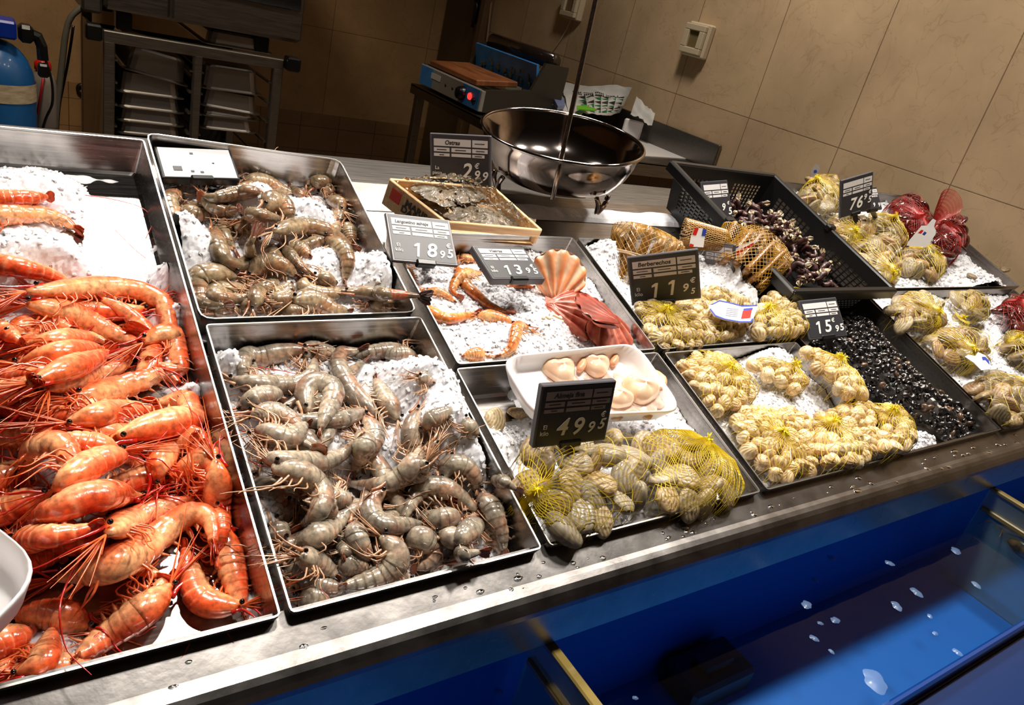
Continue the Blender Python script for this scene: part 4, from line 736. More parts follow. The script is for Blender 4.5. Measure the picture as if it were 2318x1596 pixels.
def prawn(P, R, pal, label, cat='prawn', group=None, side=None, roll=None, legs=5, antl=1.0, fan=True, darktail=False, bush=9):
    NPR[0] += 1; P = spline(P, 44); c = PAL[pal]; n = len(P); t = np.linspace(0, 1, n); T = frames(P); U0 = np.array([0, 0, 1.])
    if side is None:
        cr = np.cross(T[4:-6], T[6:-4])[:, 2].sum(); side = -np.sign(cr) if abs(cr) > .35 else rnd.choice([-1, 1])
    roll = rnd.uniform(-.15, .55) if roll is None else roll
    U = U0 - (T @ U0)[:, None] * T; U /= np.linalg.norm(U, axis=1)[:, None]; Ld = np.cross(U, T) * side
    Dv = Ld * math.cos(roll) + U * math.sin(roll); La = np.cross(T, Dv)
    if La[n // 2] @ U0 < 0: La = -La
    Ln = np.linalg.norm(np.diff(P, axis=0), axis=1).sum()
    tc_ = .39; rad = np.interp(t, [0, .03, .08, .16, .28, .38, .48, .6, .75, .86, .93, .965], [.22, .34, .52, .78, .97, 1.0, .93, .84, .70, .54, .38, .28])
    root = empty('prawn', W(P[n // 2])); tag(root, label, cat, group); k = 14; a = np.arange(k) * 2 * math.pi / k; ca, sa = np.cos(a), np.sin(a)
    jit = rng.uniform(.85, 1.12, 3) if False else rng.uniform(.88, 1.1); cb = {q: np.array(c[q]) * jit for q in c}
    def skin(i0, i1, rr, cols, extra=None):
        V = []; C_ = []
        for q, i in enumerate(range(i0, i1)):
            av, bl = rr[q], rr[q] * .80
            dv = np.where(ca < 0, ca * .88, ca)
            V.append(P[i] + av * dv[:, None] * Dv[i] + bl * sa[:, None] * La[i]); C_.append(cols(q, i))
        return np.concatenate(V), np.concatenate(C_)
    def loft(m_): return [(i * k + j, i * k + (j + 1) % k, (i + 1) * k + (j + 1) % k, (i + 1) * k + j) for i in range(m_ - 1) for j in range(k)] + [tuple(range(k))[::-1], tuple((m_ - 1) * k + j for j in range(k))]
    g = np.clip((ca + .35) / 1.1, 0, 1)[:, None]
    # carapace with rostrum spike
    ic = int(tc_ * n) + 1; rr = R * rad[:ic]
    def ccol(q, i):
        f = min(1, q / ic); base = cb['head'] * (1 - f) + cb['back'] * f; return base * g + cb['belly'] * (1 - g)
    V, C_ = skin(0, ic, rr, ccol); b = MB(); b.add(W(V), loft(ic), C_)
    Pr = [P[4] + Dv[4] * R * .62, P[1] + Dv[1] * R * .42 - T[1] * R * .2, P[0] + Dv[0] * R * .5 - T[0] * R * 1.1, P[0] + Dv[0] * R * .75 - T[0] * R * 1.9]
    V, Fc = tube(spline(Pr, 8), np.linspace(R * .16, R * .02, 8), 5); b.add(W(V), Fc, cb['ant'] if pal != 'grey' else cb['limb'])
    b.build('carapace', M['shell_prawn'], root, True, True)
    # abdomen: six overlapping plates
    i0 = ic - 2; i1 = int(.965 * n) + 1; m_ = (i1 - i0) * 2; ts = np.linspace(t[i0], t[i1 - 1], m_); seg = (ts - ts[0]) / (ts[-1] - ts[0]) * 6; fs = seg % 1
    PP = np.stack([np.interp(ts, t, P[:, q]) for q in range(3)], 1); DD = np.stack([np.interp(ts, t, Dv[:, q]) for q in range(3)], 1); LL = np.stack([np.interp(ts, t, La[:, q]) for q in range(3)], 1)
    ra = R * np.interp(ts, t, rad) * (.955 + .08 * fs ** .7); V = []; C_ = []
    for q in range(m_):
        pl = 1 + .12 * math.sin(fs[q] * math.pi); dv = np.where(ca < -.3, ca * .86 * pl, ca); V.append(PP[q] + ra[q] * dv[:, None] * DD[q] + ra[q] * .80 * sa[:, None] * LL[q])
        e = np.clip((fs[q] - .74) / .26, 0, 1); base = cb['back'] * (1 - e * .8) + cb['edge'] * e * .8; bl = cb['belly'] * (1 - e * .3) + cb['edge'] * e * .3; cc = base * g + bl * (1 - g)
        if darktail and seg[q] > 3.6: cc = cc * .55 + np.array(sr(200, 80, 40)) * .45 * (seg[q] < 5)
        C_.append(cc)
    b = MB(); b.add(W(np.concatenate(V)), loft(m_), np.concatenate(C_)); b.build('abdomen', M['shell_prawn'], root, True, True)
    # tail fan
    if fan:
        b = MB(); ie = int(.95 * n); Pe, Te, De, Le = P[ie], T[ie], Dv[ie], La[ie]; fl = Ln * .13
        for q, sp in enumerate((-.55, -.26, 0, .26, .55)):
            d = nrm(Te * math.cos(sp) + (Le * .75 + De * .35 * (1 if sp > 0 else -1)) * math.sin(sp)); w_ = R * (.34 if q != 2 else .22); sd = nrm(np.cross(d, De)); ll = fl * (1.0 if q in (0, 4) else .95)
            pr = np.array([(0, .3), (.3, .75), (.6, 1), (.85, .85), (1, .35)]); V = []
            for (u, ww) in pr:
                for sgn in (-1, -.5, 0, .5, 1): V.append(Pe + d * ll * u + sd * w_ * ww * sgn + De * R * (.10 * (1 - abs(sgn)) + .05 * (q % 2)))
            V = np.array(V); V2 = V - De * R * .06; Fc = [(i * 5 + j, i * 5 + j + 1, i * 5 + 6 + j, i * 5 + 5 + j) for i in range(4) for j in range(4)]; Fb = [tuple(x + 25 for x in f[::-1]) for f in Fc]
            edge = [0, 1, 2, 3, 4, 9, 14, 19, 24, 23, 22, 21, 20, 15, 10, 5]; Fe = [(edge[i], edge[(i + 1) % 16], edge[(i + 1) % 16] + 25, edge[i] + 25) for i in range(16)]
            cf = np.array(cb['fan']) if not darktail else np.array(sr(46, 30, 24)); cols = np.repeat(np.linspace(0, 1, 5), 5)[:, None]; cc = cf * (1 - .35 * cols) + cb['limb'] * .0
            b.add(W(np.r_[V, V2]), Fc + Fb + Fe, np.r_[cc, cc])
        b.build('tail_fan', M['shell_prawn'], root, True, True)
    # eyes
    for sg in (1, -1):
        pe = P[2] + Dv[2] * R * .28 + La[2] * sg * R * .50 - T[2] * R * .25; V, Fc = lathe([(R * .17 * math.sin(x), -R * .17 * math.cos(x)) for x in np.linspace(0.05, math.pi - .05, 7)], 10); mesh('eye', W(pe + V), Fc, M['eye'], root)
        if pal in ('brown',): break
    # feelers, legs, swimmerets
    for q in range(2):
        al = Ln * antl * rnd.uniform(.7, 1.2); p0 = P[1] - T[1] * R * .4 - Dv[1] * R * .1; a0 = math.atan2(-T[0][1], -T[0][0]) + rnd.uniform(-.35, .35); cv = rnd.uniform(-2.2, 2.2) / al; pts = [p0]; zz = p0[2]
        for s_ in range(16):
            a0 += cv * al / 16; zz = max(zz - al / 16 * .16, -.045 + .01); pts.append(np.array([pts[-1][0] + math.cos(a0) * al / 16, pts[-1][1] + math.sin(a0) * al / 16, zz + .003 * math.sin(s_)]))
        V, Fc = tube(spline(pts, 20), np.linspace(.0011, .0004, 20) * (1 if pal != 'red' else 1.1), 4, False); mesh('antenna', W(V), Fc, M['limb'], root, True, np.broadcast_to(np.array(cb['ant']), V.shape))
    bb = MB()
    for q in range(bush):
        al = R * rnd.uniform(1.4, 3.4 if pal != 'red' else 5.0); a0 = rnd.uniform(-.5, .5); d = nrm(-T[1] - Dv[1] * rnd.uniform(-.1, .7) + La[1] * a0); V, Fc = tube([P[0], P[0] + d * al * .5, P[0] + d * al + La[0] * rnd.uniform(-.3, .3) * R], [R * .07, R * .045, R * .012], 4, False); bb.add(W(V), Fc, cb['limb'])
    bb.build('mouthparts', M['limb'], root, True, True)
    for q in range(legs):
        i = 4 + int(q * (ic - 7) / max(1, legs - 1)); sg = .45 if q % 3 else -.2; fw = rnd.uniform(.2, 1.2) - q * .12; p0 = P[i] - Dv[i] * R * .7 + La[i] * R * .3 * (1 if q % 2 else .1)
        p1 = p0 - Dv[i] * R * rnd.uniform(.5, .9) - T[i] * R * fw * .7 + La[i] * R * .2 * sg; p2 = p1 - Dv[i] * R * rnd.uniform(.0, .5) - T[i] * R * (fw + rnd.uniform(.3, 1.0)) - La[i] * R * .2; p3 = p2 - T[i] * R * rnd.uniform(.3, .9) + Dv[i] * R * rnd.uniform(-.6, .2)
        V, Fc = tube(spline([p0, p1, p2, p3], 9), np.linspace(R * .08, R * .02, 9), 5, False); mesh('leg', W(V), Fc, M['limb'], root, True, np.broadcast_to(np.array(cb['limb']), V.shape))
    for q in range(5):
        tt = .43 + q * .095; i = int(tt * n); p0 = P[i] - Dv[i] * R * .62 * rad[i]; d = nrm(-Dv[i] * .9 + T[i] * rnd.uniform(-.3, .9)); ll = R * rnd.uniform(.65, .95); sd = nrm(np.cross(d, La[i])); V = []
        for u, ww in ((0, .09), (.4, .13), (.8, .08), (1, .02)):
            for (x_, y_) in ((-1, 0), (0, .5), (1, 0), (0, -.5)): V.append(p0 + d * ll * u + sd * R * ww * x_ + La[i] * R * ww * y_)
        Fc = [(r_i * 4 + j, r_i * 4 + (j + 1) % 4, r_i * 4 + 4 + (j + 1) % 4, r_i * 4 + 4 + j) for r_i in range(3) for j in range(4)]; mesh('swimmeret', W(np.array(V)), Fc, M['limb'], root, True, np.broadcast_to(np.array(cb['limb']) * .5 + np.array(cb['belly']) * .5, (len(V), 3)))
    return root
def settle(hs, px, R, cap, sink=.55, base=None, free=False):
    lo_, hi_ = hs.c4.min(0) + .010 + R * .55, hs.c4.max(0) - .010 - R * .55
    n_ = -.03; q = spline(np.array(px, float), 22); P = np.array([PL(x, y, n_) for x, y in q]); rp = np.interp(np.linspace(0, 1, 22), [0, .1, .35, .7, .9, 1], [.4, .7, 1, .8, .5, .3]) * R
    for it in range(3):
        z = np.array([hs.mx(P[i, 0], P[i, 1], rp[i] * .8, sink) + rp[i] * .62 for i in range(22)])
        zs = z.copy()
        for k in range(6): zs = np.r_[(zs[0] + zs[1]) / 2, (zs[:-2] + 2 * zs[1:-1] + zs[2:]) / 4, (zs[-1] + zs[-2]) / 2]
        zs = np.minimum(zs, cap)
        if free: zs[-11:] = np.maximum(zs[-11:], .013)
        P = np.array([PL(x, y, zs[i]) for i, (x, y) in enumerate(q)])
        if not free: P[:, 0] = np.clip(P[:, 0], lo_[0] if hs.c4[0, 0] > 0 else -9, hi_[0]); P[:, 1] = np.clip(P[:, 1], lo_[1], hi_[1])
    for i in range(22): hs.put(P[i, 0], P[i, 1], rp[i] * .9, P[i, 2] + rp[i] * .7)
    return P
def zc(L_, ox, oy, s): return [(ox + x / s, oy + y / s) for x, y in L_]
def desc(Ps, words, tail):
    """one label for each prawn, from its look and where it lies in its tray"""
    C_ = np.array([P.mean(0) for P in Ps]); order = np.argsort(C_[:, 1]); rows = max(1, int(round(math.sqrt(len(Ps) * .9)))); out = [None] * len(Ps); per = int(math.ceil(len(Ps) / rows))
    for r in range(rows):
        ids = order[r * per:(r + 1) * per]; ids = ids[np.argsort(C_[ids, 0])]
        for k, i in enumerate(ids):
            P = Ps[i]; ch = np.linalg.norm(P[-1] - P[0]) / np.linalg.norm(np.diff(P, axis=0), axis=1).sum(); sh = 'tightly curled' if ch < .55 else ('curved' if ch < .88 else 'straight')
            out[i] = '%s %s, %s row from the ledge, %s from the %s' % (sh, words, ORD[r], ORD[k], tail)
    return out
def inframe(P):
    q = proj(W(P)); return True
def lay(tn, items, R, pal, cap, words, tail, group, filler=0, fpoly=None, **kw):
    hs = HS[tn]; out = []
    if filler:
        k = 0; tries = 0; poly = np.array([PL(*p, -.03)[:2] for p in fpoly]); fl = []
        lo, hi = poly.min(0), poly.max(0); c4 = hs.c4
        while k < filler and tries < 4000:
            tries += 1; c = rng.uniform(lo, hi)
            if not inpoly(np.array([c[0]]), np.array([c[1]]), poly)[0] or any(np.hypot(*(c - f)) < R * 1.7 for f in fl): continue
            a = rng.uniform(0, 6.28); cvt = rng.uniform(-2.4, 2.4); L_ = R * rng.uniform(8.5, 11); pts = [c - np.array([math.cos(a), math.sin(a)]) * L_ * .4]
            for s_ in range(7): a += cvt / 8; pts.append(pts[-1] + np.array([math.cos(a), math.sin(a)]) * L_ / 7)
            pts = np.array(pts); m_ = .012
            if (~inpoly(pts[:, 0], pts[:, 1], c4)).any() or dpoly(pts[:, 0], pts[:, 1], c4).min() < m_: continue
            fl.append(c); k += 1; pxs = [proj(W([x, y, -.03])) for x, y in pts]; out.append((settle(hs, pxs, R * .92, cap - R * .5), R * .92, {}))
    for it in items:
        o = {}
        if isinstance(it[-1], dict): o = it[-1]; it = it[:-1]
        f = o.pop('f', 1.0); out.append((settle(hs, list(it), R * f, o.pop('cap', cap), free=o.pop('free', False)), R * f, o))
    lb = desc([o[0] for o in out], words, tail)
    for (P, r_, o), l_ in zip(out, lb): prawn(P, r_, pal, l_, group=group, **{**kw, **o})
# --- orange-red prawns (traced on the photograph, lowest first)
red = [[(-60, 440), (0, 452), (60, 448), (110, 445)], [(0, 1520), (70, 1535), (150, 1515), (215, 1480)], [(-30, 1400), (0, 1450), (15, 1530), {'f': .8}], [(40, 1560), (80, 1525), (105, 1470), (117, 1420), {'f': .8}],
 [(60, 780), (130, 772), (200, 765), (245, 777)], [(-20, 930), (50, 925), (120, 935), (200, 950)], [(40, 825), (110, 805), (180, 792), (240, 790)], [(20, 760), (70, 740), (120, 735), (165, 745)], [(-70, 735), (0, 748), (50, 775)],
 [(-60, 850), (0, 862), (70, 850), (140, 830)], [(-70, 1000), (-10, 990), (60, 985), (130, 975)], [(-70, 1110), (-10, 1085), (50, 1060), (90, 1040)], [(-60, 1180), (0, 1160), (60, 1130), (110, 1110)],
 [(240, 1180), (200, 1220), (140, 1235), (70, 1240)], [(-50, 1300), (20, 1290), (80, 1270), (140, 1260)], [(200, 1420), (150, 1400), (90, 1390), (30, 1400)], [(-40, 1470), (10, 1450), (70, 1430)],
 [(110, 880), (190, 850), (265, 832), (300, 812)], [(490, 1030), (470, 1100), (440, 1160), (400, 1190)], [(400, 1060), (330, 1080), (260, 1100), (200, 1110)], [(270, 1020), (220, 1010), (160, 1000), (110, 1010)], [(460, 960), (500, 1020), (520, 1090), (535, 1160)],
 [(300, 960), (380, 985), (440, 985), (480, 1000)],
 [(-80, 600), (-20, 598), (50, 607), (110, 622), (175, 650)], [(-100, 505), (-40, 492), (30, 485), (95, 485), (145, 500), (172, 520)],
 [(60, 660), (150, 655), (240, 650), (320, 660), (375, 690), (405, 735), (380, 757), (320, 750)], [(325, 775), (370, 757), (420, 775), (437, 815), (400, 838), (345, 822)],
 [(70, 868), (130, 842), (190, 818), (250, 795)], [(-60, 915), (0, 895), (50, 875), (78, 862), {'f': 1.1}], [(165, 900), (250, 885), (320, 862), (372, 845), (408, 872)], [(150, 957), (215, 940), (285, 925), (350, 925)],
 [(55, 1075), (80, 1020), (130, 1005), (158, 1045), (135, 1100)], [(120, 1110), (180, 1065), (240, 1035), (290, 1030)], [(355, 1090), (365, 1040), (400, 1008), (440, 985)], [(385, 1095), (435, 1055), (480, 1030), (507, 1060), (485, 1098)],
 [(505, 1040), (530, 1110), (548, 1180), (565, 1240)], [(560, 1180), (580, 1260), (600, 1320), (620, 1370)], [(490, 1150), (495, 1200), (485, 1255), {'f': .8}], [(262, 988), (330, 968), (405, 950), (462, 938), (490, 912), (462, 895), (400, 903), (350, 915), {'f': 1.15}],
 [(60, 690), (150, 708), (215, 735), (270, 762), (322, 778), {'f': 1.0}], [(330, 1128), (270, 1120), (200, 1125), (140, 1148), (85, 1175), (45, 1172), {'f': 1.15}], [(240, 1210), (300, 1178), (370, 1150), (450, 1128)],
 [(130, 1310), (190, 1300), (260, 1278), (320, 1245), (370, 1205), (420, 1168), (465, 1165), (482, 1205), (478, 1240), {'f': 1.15}],
 [(250, 1430), (310, 1390), (350, 1345), (385, 1300), {'f': .8}], [(385, 1325), (330, 1375), (255, 1430), (170, 1490), {'f': 1.05}],
 [(585, 1362), (520, 1372), (460, 1358), (435, 1310), (418, 1238), {'f': 1.0}], [(40, 1225), (100, 1215), (165, 1205), (210, 1190)]]
lay('red', red, .0150, 'red', .028, 'orange-red prawn', 'far left edge', 'orange-red prawns in the wide tray', filler=8, fpoly=[(-30, 700), (330, 720), (440, 860), (540, 1150), (380, 1240), (60, 1380), (-60, 1200)], antl=1.1, legs=8, bush=16)
Z8 = (440, 720, 2.3475); Z5 = (300, 300, 3.3114); Z1 = (850, 380, 3.469)
gl_ = [[(1260, 170), (1150, 140), (1020, 125), (900, 100), (760, 105)], [(1200, 195), (1080, 195), (990, 180)], [(590, 210), (640, 135), (710, 125), (760, 170)], [(600, 170), (480, 175), (340, 180), (268, 215), (258, 290), (275, 345)],
 [(190, 320), (300, 345), (420, 355), (540, 350), (620, 300), (640, 210)], [(230, 480), (330, 425), (430, 400), (470, 430)], [(1080, 540), (1030, 450), (985, 370), (960, 320)], [(300, 520), (420, 505), (510, 540), (570, 600)], [(270, 620), (350, 595), (430, 620), (500, 640), (570, 580), (600, 560)],
 [(900, 520), (950, 620), (930, 700), (900, 800)], [(870, 600), (900, 660), (880, 740), (850, 830)], [(330, 860), (380, 900), (430, 930), (480, 980)], [(400, 1100), (440, 1130), (500, 1170)], [(760, 1290), (850, 1310), (930, 1350)], [(500, 1290), (570, 1340), (650, 1400)], [(540, 1400), (620, 1405), (720, 1430), (810, 1430)], [(560, 1470), (630, 1490), (720, 1480)],
 [(790, 1130), (815, 1200), (795, 1270)], [(700, 930), (760, 960), (830, 960)], [(1300, 1140), (1380, 1170), (1450, 1190)], [(1640, 1010), (1710, 1000), (1745, 1080), (1750, 1170), (1700, 1240)], [(1230, 760), (1180, 820), (1120, 900)], [(620, 950), (690, 990), (700, 1050)],
 [(985, 545), (920, 470), (845, 400), (790, 310), (765, 225), (800, 165), (880, 165), {'f': 1.1}], [(600, 500), (590, 400), (650, 350), (730, 380), (725, 450), (690, 530), (665, 600), {'f': 1.1}],
 [(280, 725), (400, 745), (540, 765), (680, 760), (790, 720), (860, 645)], [(350, 790), (450, 805), (560, 820), (640, 880), (680, 960), (640, 1050), (560, 1110), {'f': 1.1}], [(1200, 685), (1170, 760), (1100, 840), (1010, 885), (910, 890), (815, 875)],
 [(1320, 860), (1350, 790), (1430, 785), (1490, 850), (1510, 940)], [(1500, 1020), (1400, 950), (1300, 895), (1210, 910), (1150, 985), (1110, 1070)], [(1410, 1040), (1320, 1065), (1230, 1060), (1160, 1040)], [(1010, 920), (950, 980), (950, 1060), (1030, 1105), (1130, 1095), (1220, 1095), {'f': 1.05}],
 [(1600, 890), (1585, 980), (1610, 1080), (1650, 1170), (1690, 1230)], [(1560, 860), (1640, 870), (1720, 915), {'f': .8, 'cap': .02, 'free': True}], [(440, 1200), (560, 1190), (700, 1130), (800, 1045), (910, 980)], [(560, 1265), (620, 1290), (700, 1330), (760, 1375)], [(860, 1080), (865, 1160), (900, 1235), (950, 1290)],
 [(990, 1160), (1060, 1230), (1060, 1310), (990, 1370), (890, 1405), (790, 1425), {'f': 1.1}], [(1110, 1220), (1190, 1170), (1260, 1220), (1240, 1300), (1170, 1330)], [(1540, 1080), (1470, 1125), (1410, 1190), (1470, 1210)], [(1330, 1290), (1420, 1262), (1530, 1240), {'f': .8, 'free': True}],
 [(1200, 600), (1260, 545), (1330, 505), (1395, 490), {'f': .8}], [(1430, 540), (1475, 600), (1490, 650), {'f': .8}], [(1190, 320), (1230, 330), (1270, 345), {'f': .8}]]
gl_ = [[*zc([p for p in it if not isinstance(p, dict)], *Z8)] + [p for p in it if isinstance(p, dict)] for it in gl_]
lay('greylow', gl_, .0140, 'grey', .018, 'grey raw prawn', 'orange-red tray', 'grey prawns in the front tray', filler=16, fpoly=[(490, 860), (760, 790), (850, 900), (1000, 1080), (1180, 1130), (1200, 1200), (680, 1340), (580, 1100)], antl=.6, legs=6)
gu = [[(380, 560), (440, 600), (520, 620), (600, 600)], [(540, 470), (620, 560), (720, 590), (800, 570)], [(1640, 580), (1560, 600), (1540, 660)], [(950, 830), (1020, 880), (1100, 960), (1180, 1010)], [(1150, 850), (1250, 870), (1330, 930)], [(1060, 1250), (1130, 1200), (1190, 1140)], [(820, 1285), (900, 1300), (980, 1290)], [(1100, 1350), (1200, 1335), (1320, 1330)], [(600, 1340), (700, 1330), (800, 1340)], [(1380, 1080), (1450, 1100), (1520, 1130)], [(760, 730), (830, 700), (900, 720)],
 [(830, 380), (900, 355), (1010, 370), (1110, 420), (1210, 455)], [(1290, 495), (1240, 450), (1180, 400), {'f': .7}], [(370, 400), (300, 480), (262, 560), (290, 630), (390, 645), (520, 612)], [(960, 440), (850, 450), (720, 470), (610, 490), (520, 480)], [(1310, 430), (1370, 375), (1450, 375), (1495, 440), (1480, 500)], [(1780, 600), (1700, 545), (1610, 510), (1520, 490)], [(1500, 455), (1580, 435), (1660, 410), {'f': .7}],
 [(820, 650), (930, 620), (1040, 640), (1120, 640)], [(1000, 570), (1060, 520), (1140, 560), (1180, 670), {'f': 1.3}], [(620, 700), (640, 850), (690, 960), (790, 1000), (880, 940), (880, 850), (910, 760), {'f': 1.05}], [(1050, 745), (1180, 710), (1310, 700), (1440, 725), (1560, 790), (1650, 860)],
 [(1440, 790), (1550, 850), (1610, 950), (1605, 1040), (1590, 1110)], [(1630, 740), (1720, 715), (1800, 765), (1830, 840)], [(1130, 840), (1200, 940), (1270, 1020), (1340, 1090), {'f': .8}], [(870, 1090), (950, 1010), (1050, 980), (1150, 1015), (1230, 1080), {'f': 1.15}], [(780, 1080), (640, 1055), (510, 1080), (450, 1160), (490, 1240), (590, 1285), (710, 1300), {'f': 1.15}],
 [(870, 1160), (750, 1175), (640, 1190), (630, 1235), (760, 1245), (880, 1220)], [(900, 1320), (940, 1225), (1000, 1160), (1100, 1110)], [(1020, 1230), (1110, 1250), (1190, 1190)], [(1290, 1090), (1290, 1160), (1370, 1210), (1490, 1210), (1620, 1195)], [(1200, 1260), (1330, 1255), (1430, 1290), (1500, 1330), (1620, 1340), {'f': 1.2}],
 [(1780, 1300), (1900, 1290), (2010, 1280), (2110, 1310), {'f': .9}], [(1560, 1190), (1700, 1200), (1850, 1208), (2000, 1215), (2170, 1225), {'f': .95, 'darktail': True, 'cap': .03, 'free': True}]]
gu = [[*zc([p for p in it if not isinstance(p, dict)], *Z5)] + [p for p in it if isinstance(p, dict)] for it in gu]
lay('greyup', gu, .0138, 'brown', .016, 'brownish raw prawn', 'tall divider wall', 'brownish prawns in the tilted tray', filler=3, fpoly=[(420, 430), (700, 430), (830, 500), (900, 680), (480, 700), (450, 640), (620, 600)], antl=.5, legs=4)
og = [[(640, 680), (720, 710), (810, 722), {'f': .8}], [(230, 770), (262, 860), (295, 940), {'f': .9}], [(400, 960), (520, 980), (620, 1050), {'f': .6}], [(1050, 925), (1140, 925), (1240, 935), {'f': .6}], [(380, 1060), (450, 1130), (540, 1180), (650, 1175), (790, 1140)], [(640, 770), (715, 920), (800, 1000), (900, 1080), (1045, 1135)], [(830, 830), (710, 830), (640, 880), (605, 960), (650, 1010)],
 [(800, 1165), (900, 1165), (1000, 1185), (1075, 1215)], [(1200, 1262), (1125, 1245), (1095, 1340), (1060, 1430), (970, 1480)], [(860, 1470), (770, 1465), (690, 1480)]]
og = [[*zc([p for p in it if not isinstance(p, dict)], *Z1)] + [p for p in it if isinstance(p, dict)] for it in og]
lay('vieira', og, .0105, 'orange', .02, 'slim orange prawn', 'grey prawn tray', 'orange prawns in the scallop tray', antl=.45, legs=4)
# ------------------------------------------------------------------ shells
def valve(kind, nu=34, nv=11, seed=0, top=True):
    """one half shell, unit size (x wide, y umbo at +1, z up)"""
    a = np.linspace(0, 2 * math.pi, nu, endpoint=False); r = np.linspace(0, 1, nv) ** .8; A, Rr = np.meshgrid(a, r, indexing='ij')
    wx = {'clam': 1.12, 'cockle': .98, 'scallop': 1.05}[kind]; hy = {'clam': .90, 'cockle': .98, 'scallop': 1.0}[kind]; hz = {'clam': .44, 'cockle': .72, 'scallop': .22}[kind]
    s = np.sin(A); c = np.cos(A)
    ox = wx * c * (1 + .06 * (s > 0) * s); oy = hy * s
    if kind == 'scallop': ox = wx * c * np.where(s > 0, 1 - .62 * s ** 1.5, 1.0); oy = np.where(s > 0, .98 * s, .9 * s)
    if kind == 'clam': ox = ox * np.where(s > 0, 1 - .22 * s, 1)
    if kind == 'cockle': ox = ox * np.where(s > 0, 1 - .18 * s, 1)
    umb = np.array([0, .42 if kind != 'scallop' else .75])
    X = umb[0] * (1 - Rr) + ox * Rr; Y = umb[1] * (1 - Rr) + oy * Rr; Z = hz * np.sqrt(np.clip(1 - Rr ** 2.2, 0, 1))
    ua = np.array([0, 1.0]); dx = X - ua[0]; dy = ua[1] - Y; ang = np.arctan2(dx, dy + .02); ds = np.hypot(dx, dy)
    if kind == 'clam': rg = np.sin(ds * 26 + vnoise(X * 2 + 5, Y * 2 + 5, seed, 2, 2) * 4); Z += .013 * rg * (Rr < .99); tone = .5 + .5 * rg
    elif kind == 'cockle': rg = np.cos(ang * 22); Z += .03 * rg * (Rr > .2); tone = .5 + .4 * rg
    else: rg = np.cos(ang * 22); Z += .05 * rg * np.clip(ds, 0, 1); tone = .5 + .45 * rg
    if kind == 'scallop': k_ = 1 + .03 * rg * (Rr > .9); X *= k_
    V = np.stack([X, Y, Z if top else -Z], -1); nzv = vnoise(X * 3 + 9, Y * 3 + 9, seed + 3, 3, 2)
    Fc = [(i * nv + j, i * nv + j + 1, ((i + 1) % nu) * nv + j + 1, ((i + 1) % nu) * nv + j) for i in range(nu) for j in range(nv - 1)]
    if not top: Fc = [f[::-1] for f in Fc]
    return V.reshape(-1, 3), Fc, tone.ravel(), nzv.ravel(), np.clip(ds, 0, 2).ravel()
def shell_mesh(name, kind, cA, cB, cC, seed, m, both=True, top=True):
    VV, FF, CC = [], [], []
    for tp in ((True, False) if both else (top,)):
        V, Fc, tn_, nz, ds = valve(kind, *((44, 30) if kind == 'clam' else (84, 12)), seed=seed, top=tp); n0 = sum(len(v) for v in VV)
        t = np.clip(tn_, 0, 1)[:, None]; z = np.clip((nz - .35) * 3, 0, 1)[:, None]; c = np.array(cA) * t + np.array(cB) * (1 - t); c = c * (1 - z * .55) + np.array(cC) * z * .55
        VV.append(V); FF += [tuple(i + n0 for i in f) for f in Fc]; CC.append(c)
    V = np.concatenate(VV); me = bpy.data.meshes.new(name); me.from_pydata(V.tolist(), [], FF); me.shade_smooth(); me.materials.append(m)
    a = me.color_attributes.new('col', 'FLOAT_COLOR', 'POINT'); cc = np.ones((len(V), 4)); cc[:, :3] = np.concatenate(CC); a.data.foreach_set('color', cc.ravel()); return me
LB = np.stack([XV, SV, NV], 1)               # counter frame axes as columns
def orient(o, p, R3, s, thick=1.0):
    A = LB @ R3; o.matrix_basis = Matrix([[*(A[k] * [s, s, s * thick]), 0] for k in range(3)] + [[0, 0, 0, 1]]); w_ = W(p)
    o.location = [float(x) for x in w_]
def randR(nx, ny, tilt=.6):
    n = nrm([nx, ny, 1.0]) ; a = rnd.uniform(0, 6.28); ax = nrm(np.cross(n, [math.cos(a), math.sin(a), .1])); b_ = np.cross(n, ax); R3 = np.stack([ax, b_, n], 1)
    return R3 @ rodr(np.array([rnd.gauss(0, tilt), rnd.gauss(0, tilt), 0]))
CL = dict(big=[(sr(196, 172, 128), sr(128, 108, 76), sr(214, 192, 150)), (sr(182, 152, 104), sr(112, 90, 60), sr(220, 190, 140)), (sr(200, 180, 142), sr(132, 122, 100), sr(150, 136, 116)), (sr(170, 144, 104), sr(104, 88, 64), sr(196, 170, 128))],
          cream=[(sr(252, 232, 188), sr(196, 154, 98), sr(255, 246, 214)), (sr(238, 206, 148), sr(186, 142, 86), sr(252, 236, 196)), (sr(244, 220, 176), sr(196, 162, 112), sr(214, 180, 124)), (sr(226, 188, 134), sr(158, 114, 68), sr(240, 220, 176))],
          brown=[(sr(214, 190, 146), sr(150, 122, 84), sr(236, 218, 178)), (sr(196, 166, 118), sr(126, 98, 64), sr(220, 196, 150)), (sr(228, 208, 168), sr(170, 140, 98), sr(180, 148, 104))],
          mid=[(sr(176, 156, 118), sr(118, 100, 72), sr(196, 178, 142)), (sr(156, 132, 92), sr(100, 82, 56), sr(190, 160, 112)), (sr(186, 164, 128), sr(132, 120, 96), sr(158, 142, 116)), (sr(190, 150, 106), sr(130, 96, 66), sr(206, 178, 136))])
ME = {}
for key, kind in (('big', 'clam'), ('cream', 'cockle'), ('brown', 'cockle'), ('mid', 'clam')):
    mm = M['clam'] if kind == 'clam' else M['cockle']
    ME[key] = [(shell_mesh('valve', kind, *c, i * 3 + 1, mm, False, True), shell_mesh('valve', kind, *c, i * 3 + 2, mm, False, False), shell_mesh('shell', kind, *c, i * 3 + 1, mm)) for i, c in enumerate(CL[key])]
